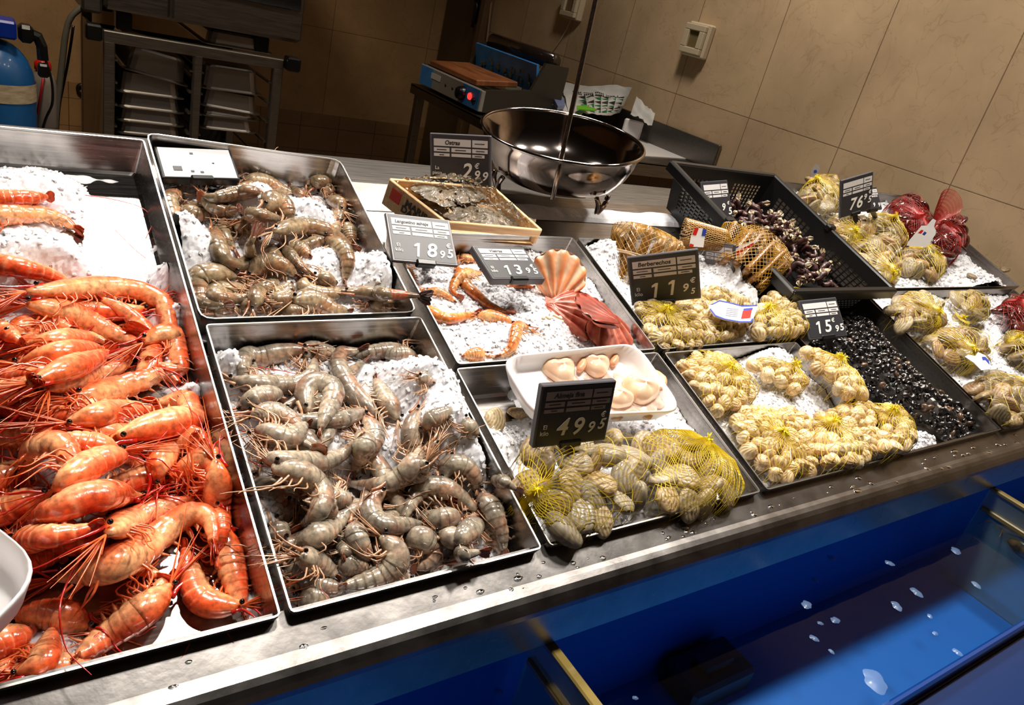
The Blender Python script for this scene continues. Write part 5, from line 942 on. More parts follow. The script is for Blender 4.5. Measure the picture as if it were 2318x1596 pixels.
def put_shell(key, p, R3, s, th, name, label, cat, group, parts=False):
    k = rnd.randrange(len(ME[key])); a, b, c = ME[key][k]
    if parts:
        o = bpy.data.objects.new(name, None); o.empty_display_size = .01; COL.objects.link(o)
        for me in (a, b): q = bpy.data.objects.new('valve', me); COL.objects.link(q); q.parent = o
        V = None
    else: o = bpy.data.objects.new(name, c); COL.objects.link(o)
    orient(o, p, R3, s, th); tag(o, label, cat, group); return o
def net(P2, knot, top, mtl, label, cat='net bag', group='yellow net bags', nr=46, swirl=.9, wire=.00042, tuft=True, lift=.003, name='net_bag', mk=None):
    P2 = np.array(P2); kx_, ky_ = knot; L_ = []
    def rho(a):
        d = np.array([math.cos(a), math.sin(a)]); best = .02
        for i in range(len(P2)):
            p, q = P2[i - 1], P2[i]; e = q - p; den = d[0] * e[1] - d[1] * e[0]
            if abs(den) < 1e-12: continue
            t = ((p[0] - kx_) * e[1] - (p[1] - ky_) * e[0]) / den; u = ((p[0] - kx_) * d[1] - (p[1] - ky_) * d[0]) / den
            if t > 0 and -.001 <= u <= 1.001: best = max(best, t)
        return best
    Ra = np.array([rho(a) for a in np.linspace(0, 2 * math.pi, 181)]); Ra = (Ra + np.roll(Ra, 2) + np.roll(Ra, -2)) / 3
    root = empty(name, W([kx_, ky_, top(kx_, ky_)])); tag(root, label, cat, group)
    b = MB(); us = np.linspace(0.03, 1.03, 26)
    for fam in (1, -1):
        for i in range(nr):
            a0 = i * 2 * math.pi / nr; pts = []
            for u in us:
                a = a0 + fam * swirl * u + .05 * math.sin(u * 9 + i); rr = np.interp(a % (2 * math.pi), np.linspace(0, 2 * math.pi, 181), Ra) * min(u, 1) ** .85; x = kx_ + rr * math.cos(a); y = ky_ + rr * math.sin(a)
                z = top(x, y) + lift + .008 * math.exp(-(u / .10) ** 2); z = z - (.02 * (u - .97) / .06 if u > .97 else 0); pts.append((x, y, z))
            V, Fc = tube(np.array(pts), wire, 3, False); b.add(W(V), Fc)
    b.build('net', mtl, root)
    if tuft:
        b = MB(); k0 = np.array([kx_, ky_, top(kx_, ky_) + .007])
        for i in range(38):
            a = rnd.uniform(0, 6.28); e = rnd.uniform(.1, 1.2); l_ = rnd.uniform(.006, .015); d = np.array([math.cos(a) * math.cos(e), math.sin(a) * math.cos(e), math.sin(e)]); V, Fc = tube([k0, k0 + d * l_ * .6, k0 + d * l_ + [0, 0, -.003]], [.0007, .0006, .0003], 3, False); b.add(W(V), Fc)
        V, Fc = lathe([(.0035, -.003), (.004, 0), (.003, .003), (0, .004)], 8); b.add(W(k0 + V), Fc); b.build('knot', mk or mtl, root)
    return root
def bag(tn, poly, knot, key, Rs, H, item, lab, netlab, n0=None, mtl=None, spacing=1.35, parts=False, nr=46, th=1.0, tilt=.7, swirl=.9, mk=None, cat='shellfish', ngroup='yellow net bags', nopack=False, maxn=200):
    hs = HS[tn]; base = np.mean([hs.at(*PL(x, y, -.02)[:2]) for x, y in poly]) if n0 is None else n0
    P2 = np.array([PL(x, y, base + H * .45)[:2] for x, y in poly]); lo, hi = P2.min(0), P2.max(0); g = np.stack(np.meshgrid(np.linspace(lo[0], hi[0], 30), np.linspace(lo[1], hi[1], 30)), -1).reshape(-1, 2); ins = inpoly(g[:, 0], g[:, 1], P2); dm = dpoly(g[ins, 0], g[ins, 1], P2).max()
    def dome(x, y):
        if not inpoly(np.array([x]), np.array([y]), P2)[0]: return base
        d = float(dpoly(np.array([x]), np.array([y]), P2)[0]) / dm; return base + H * (.28 + .72 * math.sqrt(max(0, 1 - (1 - min(d * 1.15, 1)) ** 2)))
    pts = []; k = 0
    while k < 6000 and len(pts) < maxn:
        k += 1; c = rng.uniform(lo, hi)
        if not inpoly(c[:1], c[1:], P2)[0]: continue
        if dpoly(c[:1], c[1:], P2)[0] < Rs * .55: continue
        z = dome(*c)
        if any((c[0] - q[0]) ** 2 + (c[1] - q[1]) ** 2 + (z - q[2]) ** 2 < (Rs * spacing) ** 2 for q in pts): continue
        pts.append((c[0], c[1], z))
    e = .004
    for (x, y, z) in pts:
        gx = -(dome(x + e, y) - dome(x - e, y)) / (2 * e); gy = -(dome(x, y + e) - dome(x, y - e)) / (2 * e); gl = math.hypot(gx, gy); sc_ = min(1, 1.2 / (gl + 1e-6))
        put_shell(key, [x, y, z - Rs * .35], randR(gx * sc_, gy * sc_, tilt), Rs * rnd.uniform(.84, 1.14), th * rnd.uniform(.9, 1.1), item, lab, cat, lab.split(',')[0] + 's: ' + netlab[:40] if False else 'shellfish in the ' + netlab, parts)
    if knot is not None or mtl is not None:
        kk = PL(knot[0], knot[1], base + H) if knot is not None else [*P2.mean(0), 0]
        if not inpoly(np.array([kk[0]]), np.array([kk[1]]), P2)[0]: kk = [*(P2.mean(0) * .35 + np.array(kk[:2]) * .65), 0]
        net(P2, kk[:2], lambda x, y: dome(x, y) + Rs * .42, mtl or M['net_y'], netlab, nr=nr, swirl=swirl, mk=mk, group=ngroup)
    return len(pts), dome
MYK = mat('yellow_knot', sr(236, 214, 20), .4)
def Bg(*a, **k):
    n, d = bag(*a, mk=MYK if k.get('mtl') is None else None, **k); print('BAG', a[8][:40], n); return d
Bg('almeja', [(1158, 1055), (1190, 1005), (1250, 988), (1330, 985), (1400, 990), (1440, 1020), (1466, 1070), (1462, 1140), (1420, 1185), (1330, 1218), (1255, 1228), (1215, 1190), (1172, 1110)], (1216, 1108), 'big', .0225, .044, 'clam', 'large greyish clam in the net bag beside the grey prawns', 'yellow net bag of large clams nearest the grey prawns', n0=-.024, parts=True, nr=40, spacing=1.12, tilt=.5, maxn=45)
Bg('almeja', [(1430, 1005), (1480, 982), (1545, 985), (1605, 1020), (1655, 1062), (1678, 1120), (1660, 1150), (1590, 1168), (1500, 1172), (1468, 1140), (1468, 1070)], (1590, 1010), 'big', .0205, .042, 'clam', 'large greyish clam in the net bag beside the cockle tray', 'olive-yellow net bag of large clams next to the cockle tray', n0=-.022, parts=True, nr=60, spacing=1.12, tilt=.5, swirl=1.5, maxn=45)
CK = 'small cream ribbed cockle in the '
for (poly, kn, nm) in (([(1526, 832), (1570, 800), (1640, 810), (1682, 850), (1717, 890), (1702, 915), (1650, 930), (1612, 950), (1562, 882)], (1645, 842), 'net bag of cream cockles in the back corner by the foam tray'),
    ([(1682, 830), (1722, 815), (1792, 842), (1825, 880), (1792, 897), (1732, 862)], (1795, 832), 'net bag of cockles half buried in the middle of the ice'),
    ([(1808, 788), (1872, 812), (1935, 858), (1958, 902), (1915, 918), (1872, 868), (1830, 830)], (1900, 818), 'slim net bag of cockles against the periwinkle tray'),
    ([(1640, 962), (1682, 925), (1782, 930), (1835, 955), (1850, 1020), (1840, 1075), (1790, 1094), (1735, 1078), (1690, 1030)], (1762, 992), 'front net bag of cream cockles closest to the large clams'),
    ([(1832, 955), (1900, 915), (1965, 912), (1985, 960), (1978, 1042), (1930, 1066), (1852, 1074)], (1880, 962), 'middle one of the three front net bags of cream cockles'),
    ([(1962, 920), (2022, 925), (2062, 970), (2070, 1012), (2020, 1036), (1980, 1040), (1985, 962)], (2012, 936), 'front net bag of cream cockles closest to the black periwinkles')):
    Bg('cocklow', poly, kn, 'cream', .0134, .030, 'cockle', CK + nm.replace('net bag of cream cockles', 'net').replace('net bag of cockles', 'net').replace('one of the three front net bags of cream cockles', 'front net'), nm, spacing=1.16, nr=26, tilt=.8)
Bg('cockup', [(1432, 692), (1480, 690), (1560, 690), (1600, 650), (1650, 668), (1690, 690), (1700, 740), (1650, 780), (1560, 797), (1490, 800), (1452, 762)], (1502, 712), 'brown', .0135, .034, 'cockle', 'brownish cockle in the large net bag beneath the Berberechos sign', 'large net bag of brownish cockles beneath the Berberechos sign', spacing=1.15, nr=28, tilt=.8)
Bg('cockup', [(1702, 722), (1722, 680), (1762, 655), (1805, 662), (1828, 710), (1828, 760), (1765, 772), (1705, 765)], (1715, 700), 'brown', .0135, .034, 'cockle', 'pale cockle in the round net bag beside the 15.95 sign', 'round net bag of pale cockles beside the 15.95 sign', spacing=1.15, nr=28, tilt=.8)
RL = 'brown clam in the '
for (tn, poly, kn, nm) in (('rlow', [(2003, 702), (2040, 670), (2092, 680), (2127, 712), (2120, 750), (2062, 762), (2025, 738)], (2118, 716), 'net bag of clams at the inner back corner of the far ice tray'),
    ('rlow', [(2085, 772), (2130, 740), (2192, 755), (2242, 790), (2236, 832), (2182, 838), (2110, 812)], (2195, 800), 'net bag of clams carrying a small white fish-shaped tag'),
    ('rlow', [(2180, 872), (2240, 852), (2318, 868), (2340, 930), (2322, 968), (2272, 968), (2220, 928)], (2330, 880), 'net bag of clams touching the front ledge at the far end'),
    ('rlow', [(2138, 672), (2190, 668), (2232, 700), (2226, 736), (2180, 712)], (2196, 710), 'small net bag of clams nearly buried in bright ice'),
    ('rlow', [(2268, 758), (2330, 768), (2350, 830), (2300, 830), (2275, 795)], (2300, 768), 'net bag of clams under the red net at the picture edge'),
    ('rup', [(1802, 442), (1832, 406), (1880, 406), (1902, 442), (1896, 482), (1850, 487), (1815, 472)], (1845, 408), 'rearmost net bag of clams with a white tag on top'),
    ('rup', [(1868, 505), (1905, 490), (1962, 505), (1978, 532), (1950, 562), (1905, 560)], (1930, 530), 'net bag of clams with a starry knot under the 76.95 sign'),
    ('rup', [(1968, 492), (2012, 498), (2052, 540), (2046, 562), (2000, 556), (1965, 526)], (2020, 500), 'net bag of clams squeezed against the dark red mussel net'),
    ('rup', [(1905, 562), (1960, 535), (2022, 556), (2038, 592), (2030, 642), (1990, 656), (1955, 620)], (2018, 620), 'net bag of clams touching the long edge of the black crate'),
    ('rup', [(2035, 572), (2080, 560), (2122, 580), (2137, 620), (2110, 646), (2060, 626), (2030, 602)], (2090, 570), 'oval net bag of clams lying on ice below the mussels')):
    Bg(tn, poly, kn, 'mid', .0225, .042, 'clam', RL + nm.replace('net bag of clams', 'net').replace('carrying', 'with'), nm, spacing=1.12, nr=30, tilt=.6)
# loose big clams and half-buried ones
for (tn, px, py, s_, lb) in (('almeja', 1120, 952, .016, 'single brown clam poking out of ice beside the steel divider'), ('almeja', 1172, 934, .013, 'small dark clam half buried behind the other lone clam'), ('rup', 2200, 625, .013, 'dark mussel shell lying alone on bright ice by the wall'), ('rup', 2275, 610, .014, 'dark mussel at the steel edge under the stone wall'), ('rlow', 2205, 668, .015, 'dark mussel shell half sunk in ice behind the small net')):
    p = PL(px, py, HS[tn].at(*PL(px, py, -.02)[:2]) + .004); o = put_shell('big' if tn == 'almeja' else 'mid', p, randR(0, 0, .4), s_, .9, 'clam' if tn == 'almeja' else 'mussel', lb, 'shellfish', None)
mus = [(sr(96, 30, 22), sr(46, 12, 10), sr(120, 44, 34)), (sr(70, 20, 16), sr(34, 8, 8), sr(104, 34, 28))]
ME['mussel'] = [(None, None, shell_mesh('shell', 'clam', *c, 50 + i, colmat('mussel_shell%d' % i, .15, .8, 0, 60, .4, .1))) for i, c in enumerate(mus)]
mrd = M['net_r']
for (tn, poly, kn, nm, H_) in (('rup', [(2002, 470), (2040, 448), (2075, 470), (2100, 520), (2090, 560), (2045, 530), (2010, 500)], (2080, 500), 'red net of dark mussels behind the clam bags', .06), ('rup', [(2090, 520), (2130, 498), (2165, 515), (2178, 560), (2160, 592), (2130, 590), (2100, 560)], (2108, 508), 'red net of mussels with a big white printed tag', .065), ('rlow', [(2240, 706), (2282, 682), (2340, 664), (2350, 770), (2290, 768), (2262, 740)], (2300, 685), 'red net of mussels cut off by the picture edge', .05)):
    Bg(tn, poly, kn, 'mussel', .027, H_, 'mussel', 'dark red mussel in the ' + nm, nm, spacing=1.1, nr=56, th=.8, mtl=mrd, ngroup='red net bags')
# flared collar of the red net
kc = OD(2112, 502, 2.28); b = MB(); n_ = 54
for i in range(n_):
    a = i * 2 * math.pi / n_
    for fam in (1, -1):
        pts = []
        for u in np.linspace(0, 1, 9):
            aa = a + fam * .5 * u; rr = .008 + .066 * u ** .8; pts.append(kc + (LB @ np.array([rr * math.cos(aa) * .8 + .026 * u, rr * math.sin(aa) * .35 + .01 * u, .004 + .055 * u + rr * .3 * math.sin(aa)])))
        V, Fc = tube(np.array(pts), .00045, 3, False); b.add(V, Fc)
o = b.build('net_collar', mrd); tag(o, 'flared red net mouth standing up beside the stone wall', 'net')
# ------------------------------------------------------------------ hang tags and bands
def plate(name, q, n_, m, label, cat, prints=(), th=.0012, up=.0, group=None, d=None):
    P = [W(PL(x, y, n_ + (up if k in (0, 1) else 0))) if d is None else OD(x, y, d) for k, (x, y) in enumerate(q)]; nn = nrm(np.cross(P[1] - P[0], P[-1] - P[0])); nn = nn if nn @ (CAM - P[0]) > 0 else -nn; c = np.mean(P, 0); k = len(P)
    root = empty(name, c); tag(root, label, cat, group); V = np.array(P + [p - nn * th for p in P]); mesh('card', V, [tuple(range(k)), tuple(range(k, 2 * k))[::-1]] + [(i, k + i, k + (i + 1) % k, (i + 1) % k) for i in range(k)], m, root, False)
    for (nm, pq, mm) in prints:
        Q = [(W(PL(x, y, n_ + (up * .5))) if d is None else OD(x, y, d)) for x, y in pq]; Q = [CAM + (p - CAM) * (((P[0] - CAM) @ nn) / ((p - CAM) @ nn)) + nn * .0006 for p in Q]; mesh(nm, np.array(Q), [tuple(range(len(Q)))], mm, root, False)
    return root
mbl2, mrd2 = mat('tag_blue', sr(50, 70, 170), .4), mat('tag_red', sr(214, 40, 26), .4)
def lines(x0, y0, x1, y1, dx, dy, n): return [('printed_line', [(x0 + dx * k / n, y0 + dy * k / n), (x1 + dx * k / n, y1 + dy * k / n), (x1 + dx * k / n, y1 + dy * k / n + 1.6), (x0 + dx * k / n, y0 + dy * k / n + 1.6)], mat('grey_print', sr(150, 150, 165), .5)) for k in range(n)]
plate('hang_tag', [(1604, 690), (1612, 688), (1628, 680), (1650, 684), (1680, 692), (1714, 691), (1716, 694), (1705, 722), (1700, 730), (1675, 730), (1640, 724), (1618, 716), (1606, 700)], .028, M['foam'], 'white tag with a blue outline and red emblem on the big cockle bag', 'tag',
      [('blue_outline', [(1604, 690), (1612, 688), (1628, 680), (1650, 684), (1680, 692), (1714, 691), (1714, 693), (1680, 694.5), (1650, 686.5), (1629, 682.5), (1613, 690)], mbl2), ('lower_outline', [(1606, 700), (1618, 716), (1640, 724), (1675, 730), (1700, 730), (1705, 722), (1702, 721), (1698, 727.5), (1675, 727.5), (1641, 721.5), (1620, 713.5), (1608, 698)], mbl2), ('red_emblem', [(1681, 704), (1702, 701), (1698, 720), (1677, 722)], mrd2), ('emblem_band', [(1683, 699), (1704, 697), (1703, 702), (1682, 704)], mbl2)] + lines(1645, 697, 1672, 700, -4, 20, 5))
plate('hang_tag', [(2112, 495), (2119, 499), (2114, 513), (2119, 522), (2118, 530), (2098, 560), (2052, 556), (2055, 548), (2086, 511), (2098, 511), (2107, 500)], 0, M['foam'], 'large white tag with red and blue print on the red mussel net', 'tag', [('red_print', [(2086, 520), (2091, 522), (2072, 546), (2060, 550), (2064, 540)], mrd2), ('blue_print', [(2093, 524), (2098, 527), (2076, 553), (2060, 553), (2062, 548), (2074, 546)], mbl2)], d=2.12)
plate('hang_tag', [(1838, 395), (1836, 385), (1846, 371), (1855, 374), (1856, 384), (1843, 400), (1832, 402)], 0, mat('clear_tag', sr(176, 168, 158), .3), 'pale tag standing up from the rearmost clam net', 'tag', [('blue_mark', [(1842, 386), (1848, 384), (1850, 390), (1843, 392)], mbl2)], d=2.02)
plate('hang_tag', [(2184, 807), (2192, 803), (2208, 806), (2214, 797), (2230, 804), (2242, 820), (2240, 836), (2222, 838), (2206, 822)], .045, M['foam'], 'small white fish-shaped tag with a blue arc on a clam net', 'tag', [('blue_arc', [(2222, 808), (2230, 808), (2238, 816), (2240, 826), (2236, 822), (2230, 815), (2224, 816)], mbl2)])
plate('flag_label', [(1573, 515), (1600, 519), (1596, 535), (1592, 560), (1560, 558), (1564, 534)], 0, M['foam'], 'label striped red, white and blue hanging from the small razor clam net', 'label', [('red_stripe', [(1573, 515), (1582, 516.5), (1576, 533), (1567, 531)], mrd2), ('blue_stripe', [(1591, 518), (1600, 519), (1596, 535), (1588, 534)], mbl2), ('red_foot', [(1560, 558), (1562, 551), (1571, 554), (1569, 559)], mrd2)], d=1.46)
plate('flag_label', [(1662, 560), (1672, 556), (1704, 548), (1718, 542), (1719, 545), (1706, 552), (1694, 564), (1662, 582)], 0, M['foam'], 'red-edged band label tied across the large razor clam net', 'label', [('red_stripe', [(1662, 572), (1706, 549), (1706, 552), (1694, 564), (1662, 582)], mrd2), ('blue_stripe', [(1662, 560), (1672, 556), (1671, 560), (1662, 565)], mbl2)], d=1.50)
# ------------------------------------------------------------------ razor clams
mrz = colmat('razor_clam_shell', .3, .4, 0, 40, .45, .2, 80, objvar=.2)
def razor(p0, p1, wd, label, group):
    P = np.linspace(0, 1, 9)[:, None] * (np.asarray(p1) - p0) + p0; d = nrm(P[-1] - P[0]); u = nrm(np.cross(d, [.3, .5, .8])); v = np.cross(d, u); V = []; C_ = []; k = 10
    for i, q in enumerate(P):
        s_ = wd * (1 if 0 < i < 8 else .8)
        for j in range(k):
            a = j * 2 * math.pi / k; V.append(q + u * s_ * math.cos(a) + v * s_ * .55 * math.sin(a)); C_.append(np.array(sr(150, 104, 52)) * (.7 + .3 * ((i * 3 + j) % 4) / 3) if i < 8 else np.array(sr(200, 160, 116)))
    Fc = [(i * k + j, i * k + (j + 1) % k, (i + 1) * k + (j + 1) % k, (i + 1) * k + j) for i in range(8) for j in range(k)] + [tuple(range(k))[::-1], tuple(8 * k + j for j in range(k))]
    o = mesh('razor_clam', np.array(V), Fc, mrz, None, True, np.array(C_)); tag(o, label, 'razor clam', group)
def bundle(bot, topc, db, dt, nb, r0, r1, wd, label, lab2, netl, netw=.0005):
    A = OD(*bot, db); B = OD(*topc, dt); d = nrm(B - A); u = nrm(np.cross(d, ray(*bot))); v = np.cross(d, u); j = 0
    for ring, cnt in ((1.0, nb), (.55, nb // 2)):
        for i in range(cnt):
            a = i * 2 * math.pi / cnt + ring; o0 = u * math.cos(a) * ring + v * math.sin(a) * ring * .6; razor(A + o0 * r0 + d * rng.uniform(-.008, .008), B + o0 * r1 + d * rng.uniform(-.015, .012), wd * rng.uniform(.9, 1.1), lab2, 'razor clams of the ' + netl)
    root = empty('net_sleeve', A); tag(root, netl, 'net', 'golden net sleeves'); b = MB(); mg_ = NETG; nr = 34
    for fam in (1, -1):
        for i in range(nr):
            pts = []
            for t in np.linspace(-.03, 1.22, 24):
                rr = (r0 + (r1 - r0) * min(t, 1) + wd * 1.15) * (1 if t < 1 else max(.12, 1 - ((t - 1) / .2) ** 1.2)); a = i * 2 * math.pi / nr + fam * t * 1.6; pts.append(A + (B - A) * min(t, 1.14) + u * math.cos(a) * rr + v * math.sin(a) * rr * .72)
            V, Fc = tube(np.array(pts), netw, 3, False); b.add(V, Fc)
    b.build('net', mg_, root)
    return A, B, u, v, d
NETG = mat('golden_net', sr(170, 124, 20), .35, coat=.3)
A, B, u_, v_, d__ = bundle((1425, 655), (1468, 540), 1.36, 1.40, 13, .036, .058, .0098, '', 'long brown razor clam in the tall bundle tied with elastic bands', 'golden net sleeve round the tall razor clam bundle')
for k in range(3):
    cc = A + (B - A) * (.42 + .05 * k); an = np.linspace(0, 2 * math.pi, 40); P = cc + np.cos(an)[:, None] * u_ * .060 + np.sin(an)[:, None] * v_ * .043 + d__ * (.004 * np.sin(an * 2 + k))[:, None]; V, Fc = tube(P, .0010, 4, False); o = mesh('elastic_band', V, Fc, mat('pale_elastic', sr(206, 176, 140), .5)); tag(o, 'pale elastic band round the tall razor clam bundle', 'elastic band', 'elastic bands on the razor clams')
bundle((1548, 528), (1640, 545), 1.50, 1.52, 5, .020, .012, .008, '', 'brown razor clam lying behind the striped label', 'flat golden net of razor clams behind the Berberechos sign')
bundle((1672, 625), (1735, 560), 1.50, 1.56, 10, .040, .046, .0105, '', 'thick brown razor clam in the bundle beside the black crate', 'golden net sleeve round the razor clams beside the black crate')
bundle((1640, 575), (1668, 520), 1.54, 1.57, 4, .018, .018, .0098, '', 'short brown razor clam poking up behind the grey sign', 'small golden net peak behind the grey turned sign')
# ------------------------------------------------------------------ scallops
msc = colmat('scallop_shell', .35, .3, .05, 30, .45, .3, 160)
scp = {'fan': (sr(238, 150, 92), sr(232, 206, 172), sr(226, 120, 64)), 'red': (sr(206, 110, 84), sr(150, 56, 44), sr(226, 160, 136)), 'flat': (sr(150, 62, 46), sr(128, 50, 38), sr(170, 84, 66))}
def scallop(px, py, n_, R_, tone, normal, yaw, label, both=True, op=.0):
    p = W(PL(px, py, n_)); nn = nrm(LB @ nrm(normal))
    if yaw is None:
        i1_ = RM @ nrm([120, 76, 0]); i2_ = RM @ nrm([76, -120, 0]); vv = ray(px, py); nn = nrm(i2_ * math.cos(.42) - vv * math.sin(.42))
    y_ = LB @ np.array([math.cos(yaw), math.sin(yaw), 0]) if yaw is not None else i1_; y_ = nrm(y_ - (y_ @ nn) * nn); x_ = np.cross(y_, nn); root = empty('scallop', p); tag(root, label, 'scallop', None)
    for tp, tn2 in ((True, tone), (False, 'red' if tone != 'fan' else 'fan')) if both else ((True, tone),):
        V, Fc, t_, nz, ds = valve('scallop', 150, 16, 5, tp)
        if tone == 'flat' and tp: V[:, 2] *= .35
        if not tp and op: V = V @ rodr(np.array([op, 0, 0])).T
        c = scp[tn2]; t = np.clip(t_, 0, 1)[:, None]; z = np.clip((nz - .4) * 3, 0, 1)[:, None]; cc = np.array(c[0]) * t + np.array(c[1]) * (1 - t); cc = cc * (1 - z * .5) + np.array(c[2]) * z * .5
        mesh('upper_valve' if tp else 'lower_valve', p + (V * R_) @ np.stack([x_, y_, nn]), Fc, msc, root, True, cc)
    b = MB()
    for sx in (-1, 1):
        q = np.array([[0, .98, .03], [sx * .42, .98, .02], [sx * .36, .74, .03], [sx * .1, .70, .06]]) * R_; V = np.r_[q, q - [0, 0, .04 * R_]]; b.add(p + V @ np.stack([x_, y_, nn]), [(0, 1, 2, 3), (7, 6, 5, 4), (0, 4, 5, 1), (1, 5, 6, 2), (2, 6, 7, 3), (3, 7, 4, 0)], scp[tone][0])
    b.build('hinge_ears', msc, root, False, True)
scallop(1264, 625, .008, .046, 'fan', (-.25, -.75, .6), -1.9, 'orange and cream ribbed scallop standing beside the Vieiras sign')
scallop(1300, 712, -.014, .050, 'red', (-.2, -.1, 1), 2.6, 'reddish scallop lying flat in the ice with worm casts on it')
scallop(1378, 752, -.012, .046, 'red', (.1, -.25, .95), 1.6, 'red ribbed scallop fan near the corner of the foam tray')
scallop(1350, 702, .022, .042, 'flat', (-.15, -.45, .85), None, 'flat brown-topped scallop resting across the red ones', True, -.1)
wc = OD(1250, 718, 1.09); P = spline([W(PL(x, y, .006)) for x, y in ((1228, 722), (1235, 716), (1244, 722), (1250, 713), (1262, 718), (1272, 722))], 26); V, Fc = tube(P, .0022, 6); o = mesh('worm_cast', V, Fc, mat('chalky_cast', sr(232, 206, 170), .6)); tag(o, 'curly cream worm cast on the reddish scallop', 'worm cast')
# ------------------------------------------------------------------ foam trays
def foam_tray(name, q, n_, h_, label, ncur=3):
    P = [toloc(W(PL(x, y, n_ + dn))) for x, y, dn in q]; c = np.mean(P, 0); root = empty(name, W(c)); tag(root, label, 'foam tray')
    Q = np.array(P); 
    def ring(sc_, dz, r): p = c + (Q - c) * sc_; p[:, 2] += dz; return rrect(p, r, 6)
    L_ = [ring(.985, -.004, .03), ring(1.0, 0, .03), ring(.985, .003, .03), ring(.955, .002, .03), ring(.90, -h_ * .55, .028), ring(.84, -h_ * .95, .026), ring(.78, -h_, .024)]
    n = len(L_[0]); V = np.concatenate(L_); Fc = [(i * n + j, i * n + (j + 1) % n, (i + 1) * n + (j + 1) % n, (i + 1) * n + j) for i in range(6) for j in range(n)] + [tuple(6 * n + j for j in range(n))]
    mesh('tray_inside', W(V), Fc, M['foam'], root)
    L2 = [ring(.985, -.004, .03), ring(.90, -h_ - .002, .028), ring(.80, -h_ - .004, .024)]; V = np.concatenate(L2); Fc = [(i * n + j, (i + 1) * n + j, (i + 1) * n + (j + 1) % n, i * n + (j + 1) % n) for i in range(2) for j in range(n)] + [tuple(2 * n + j for j in range(n))[::-1]]
    mesh('tray_outside', W(V), Fc, M['foam'], root); return c, Q
ft = foam_tray('foam_tray', [(1208, 948, .0), (1548, 932, .0), (1440, 778, .02), (1128, 810, .02)], .012, .020, 'white foam tray holding shelled scallop meat behind the 49.95 sign')
foam_tray('foam_tray', [(-120, 1520, .0), (112, 1288, .0), (-140, 1090, .0), (-380, 1330, .0)], .075, .03, 'blank corner of a white foam tray over the orange-red prawns')
mme = add_mottle(mat('scallop_meat', rough=.18, coat=.7, sss=.5), sr(232, 192, 158), sr(246, 218, 190), 30); mmt = add_mottle(mat('scallop_mantle', rough=.25, coat=.5, sss=.4), sr(214, 170, 152), sr(240, 214, 198), 60)
for k, (px, py, r_) in enumerate(((1262, 845, .032), (1342, 832, .030), (1445, 888, .036), (1395, 905, .028))):
    cc = PL(px, py, .006); root = empty('scallop_meat', W(cc)); tag(root, ['pale scallop meat at the back of the foam tray beside the sign top', 'golden scallop meat in the middle back of the foam tray', 'largest pale scallop meat near the outer rim of the foam tray', 'scallop meat partly hidden by the 49.95 sign'][k], 'scallop meat', None)
    V, Fc = lathe([(.02, 1.0), (.5, .92), (.8, .72), (.95, .4), (1.0, .0), (.9, -.3), (.5, -.45), (.02, -.5)], 24); s_ = 1 + .10 * np.sin(np.arctan2(V[:, 1], V[:, 0]) * 3 + k); V = V * np.array([1, .85, .62]) * s_[:, None] * r_ * .8; mesh('muscle', W(cc + [0, 0, .004] + V), Fc, mme, root)
    V, Fc = lathe([(.3, .25), (1.0, .3), (1.35, .22), (1.5, .05), (1.45, -.2), (.8, -.3), (.02, -.3)], 40); aa = np.arctan2(V[:, 1], V[:, 0]); s_ = 1 + .14 * np.sin(aa * 5 + k * 2) + .06 * np.sin(aa * 13); V = V * np.array([1, .9, .6]) * r_ * .82; V[:, :2] *= s_[:, None]; mesh('mantle', W(cc - [0, 0, .003] + V), Fc, mmt, root)
    P = spline([cc + [r_ * .9, -.2 * r_, .008], cc + [r_ * 1.4, .3 * r_, .009], cc + [r_ * 1.3, .9 * r_, .006]], 10); V, Fc = tube(P, np.array([.003, .005, .006, .006, .006, .006, .005, .005, .004, .002]), 8); mesh('roe', W(V), Fc, add_mottle(mat('coral_roe', rough=.3, coat=.5), sr(232, 140, 84), sr(240, 180, 140), 40), root)
# ------------------------------------------------------------------ oyster box
q = [(888, 408), (1090, 432), (1228, 520), (905, 512)]
zb_ = .010; c4 = [PL(x, y, .02) for x, y in ((1008, 500), (1226, 520), (1118, 424), (884, 405))]; root = empty('wooden_box', W(np.mean(c4, 0))); tag(root, 'shallow wooden oyster box with printed lettering, covered in clear film, on the back shelf edge', 'box')
b = MB(); up_ = np.array([0, 0, 1.])
Pw = [W(p) for p in c4]; hgt = .035
def board(b, p, q, h, th=.006):
    d = nrm(q - p); nn = nrm(np.cross(d, NV)); b.box((p + q) / 2 - NV * h / 2, (np.linalg.norm(q - p), th, h), np.stack([d, nn, NV]), bev=.001)
for k, nm in ((0, 'front_board'), (1, 'side_board'), (2, 'rear_board'), (3, 'lettered_board')):
    b = MB(); board(b, Pw[k], Pw[(k + 1) % 4], .014 if k == 0 else (.046 if k == 3 else .030)); o = b.build(nm, M['wood'], root)
b = MB(); b.add([p - NV * .03 for p in Pw] + [p - NV * .034 for p in Pw], [(0, 1, 2, 3), (7, 6, 5, 4)]); b.build('bottom_board', M['wood'], root)
fd = nrm(Pw[0] - Pw[3]); ln = np.linalg.norm(Pw[0] - Pw[3]); out_ = nrm(np.cross(fd, NV)); out_ = out_ if out_ @ (CAM - Pw[3]) > 0 else -out_
for (tx, v0, s_) in (('MARISC', .30, .016), ('DAPORT', .62, .016)): text(tx, 'box_lettering', Pw[3] + fd * ln * .60 - NV * (.040 * v0 + .004) + out_ * .0036, fd, NV, s_, M['ink'], root, bold=.0006)
b = MB(); b.box(Pw[3] + fd * ln * .18 - NV * .018 + out_ * .0035, (.020, .0006, .020), np.stack([fd, out_, NV])); b.build('red_stamp', mrd2, root)
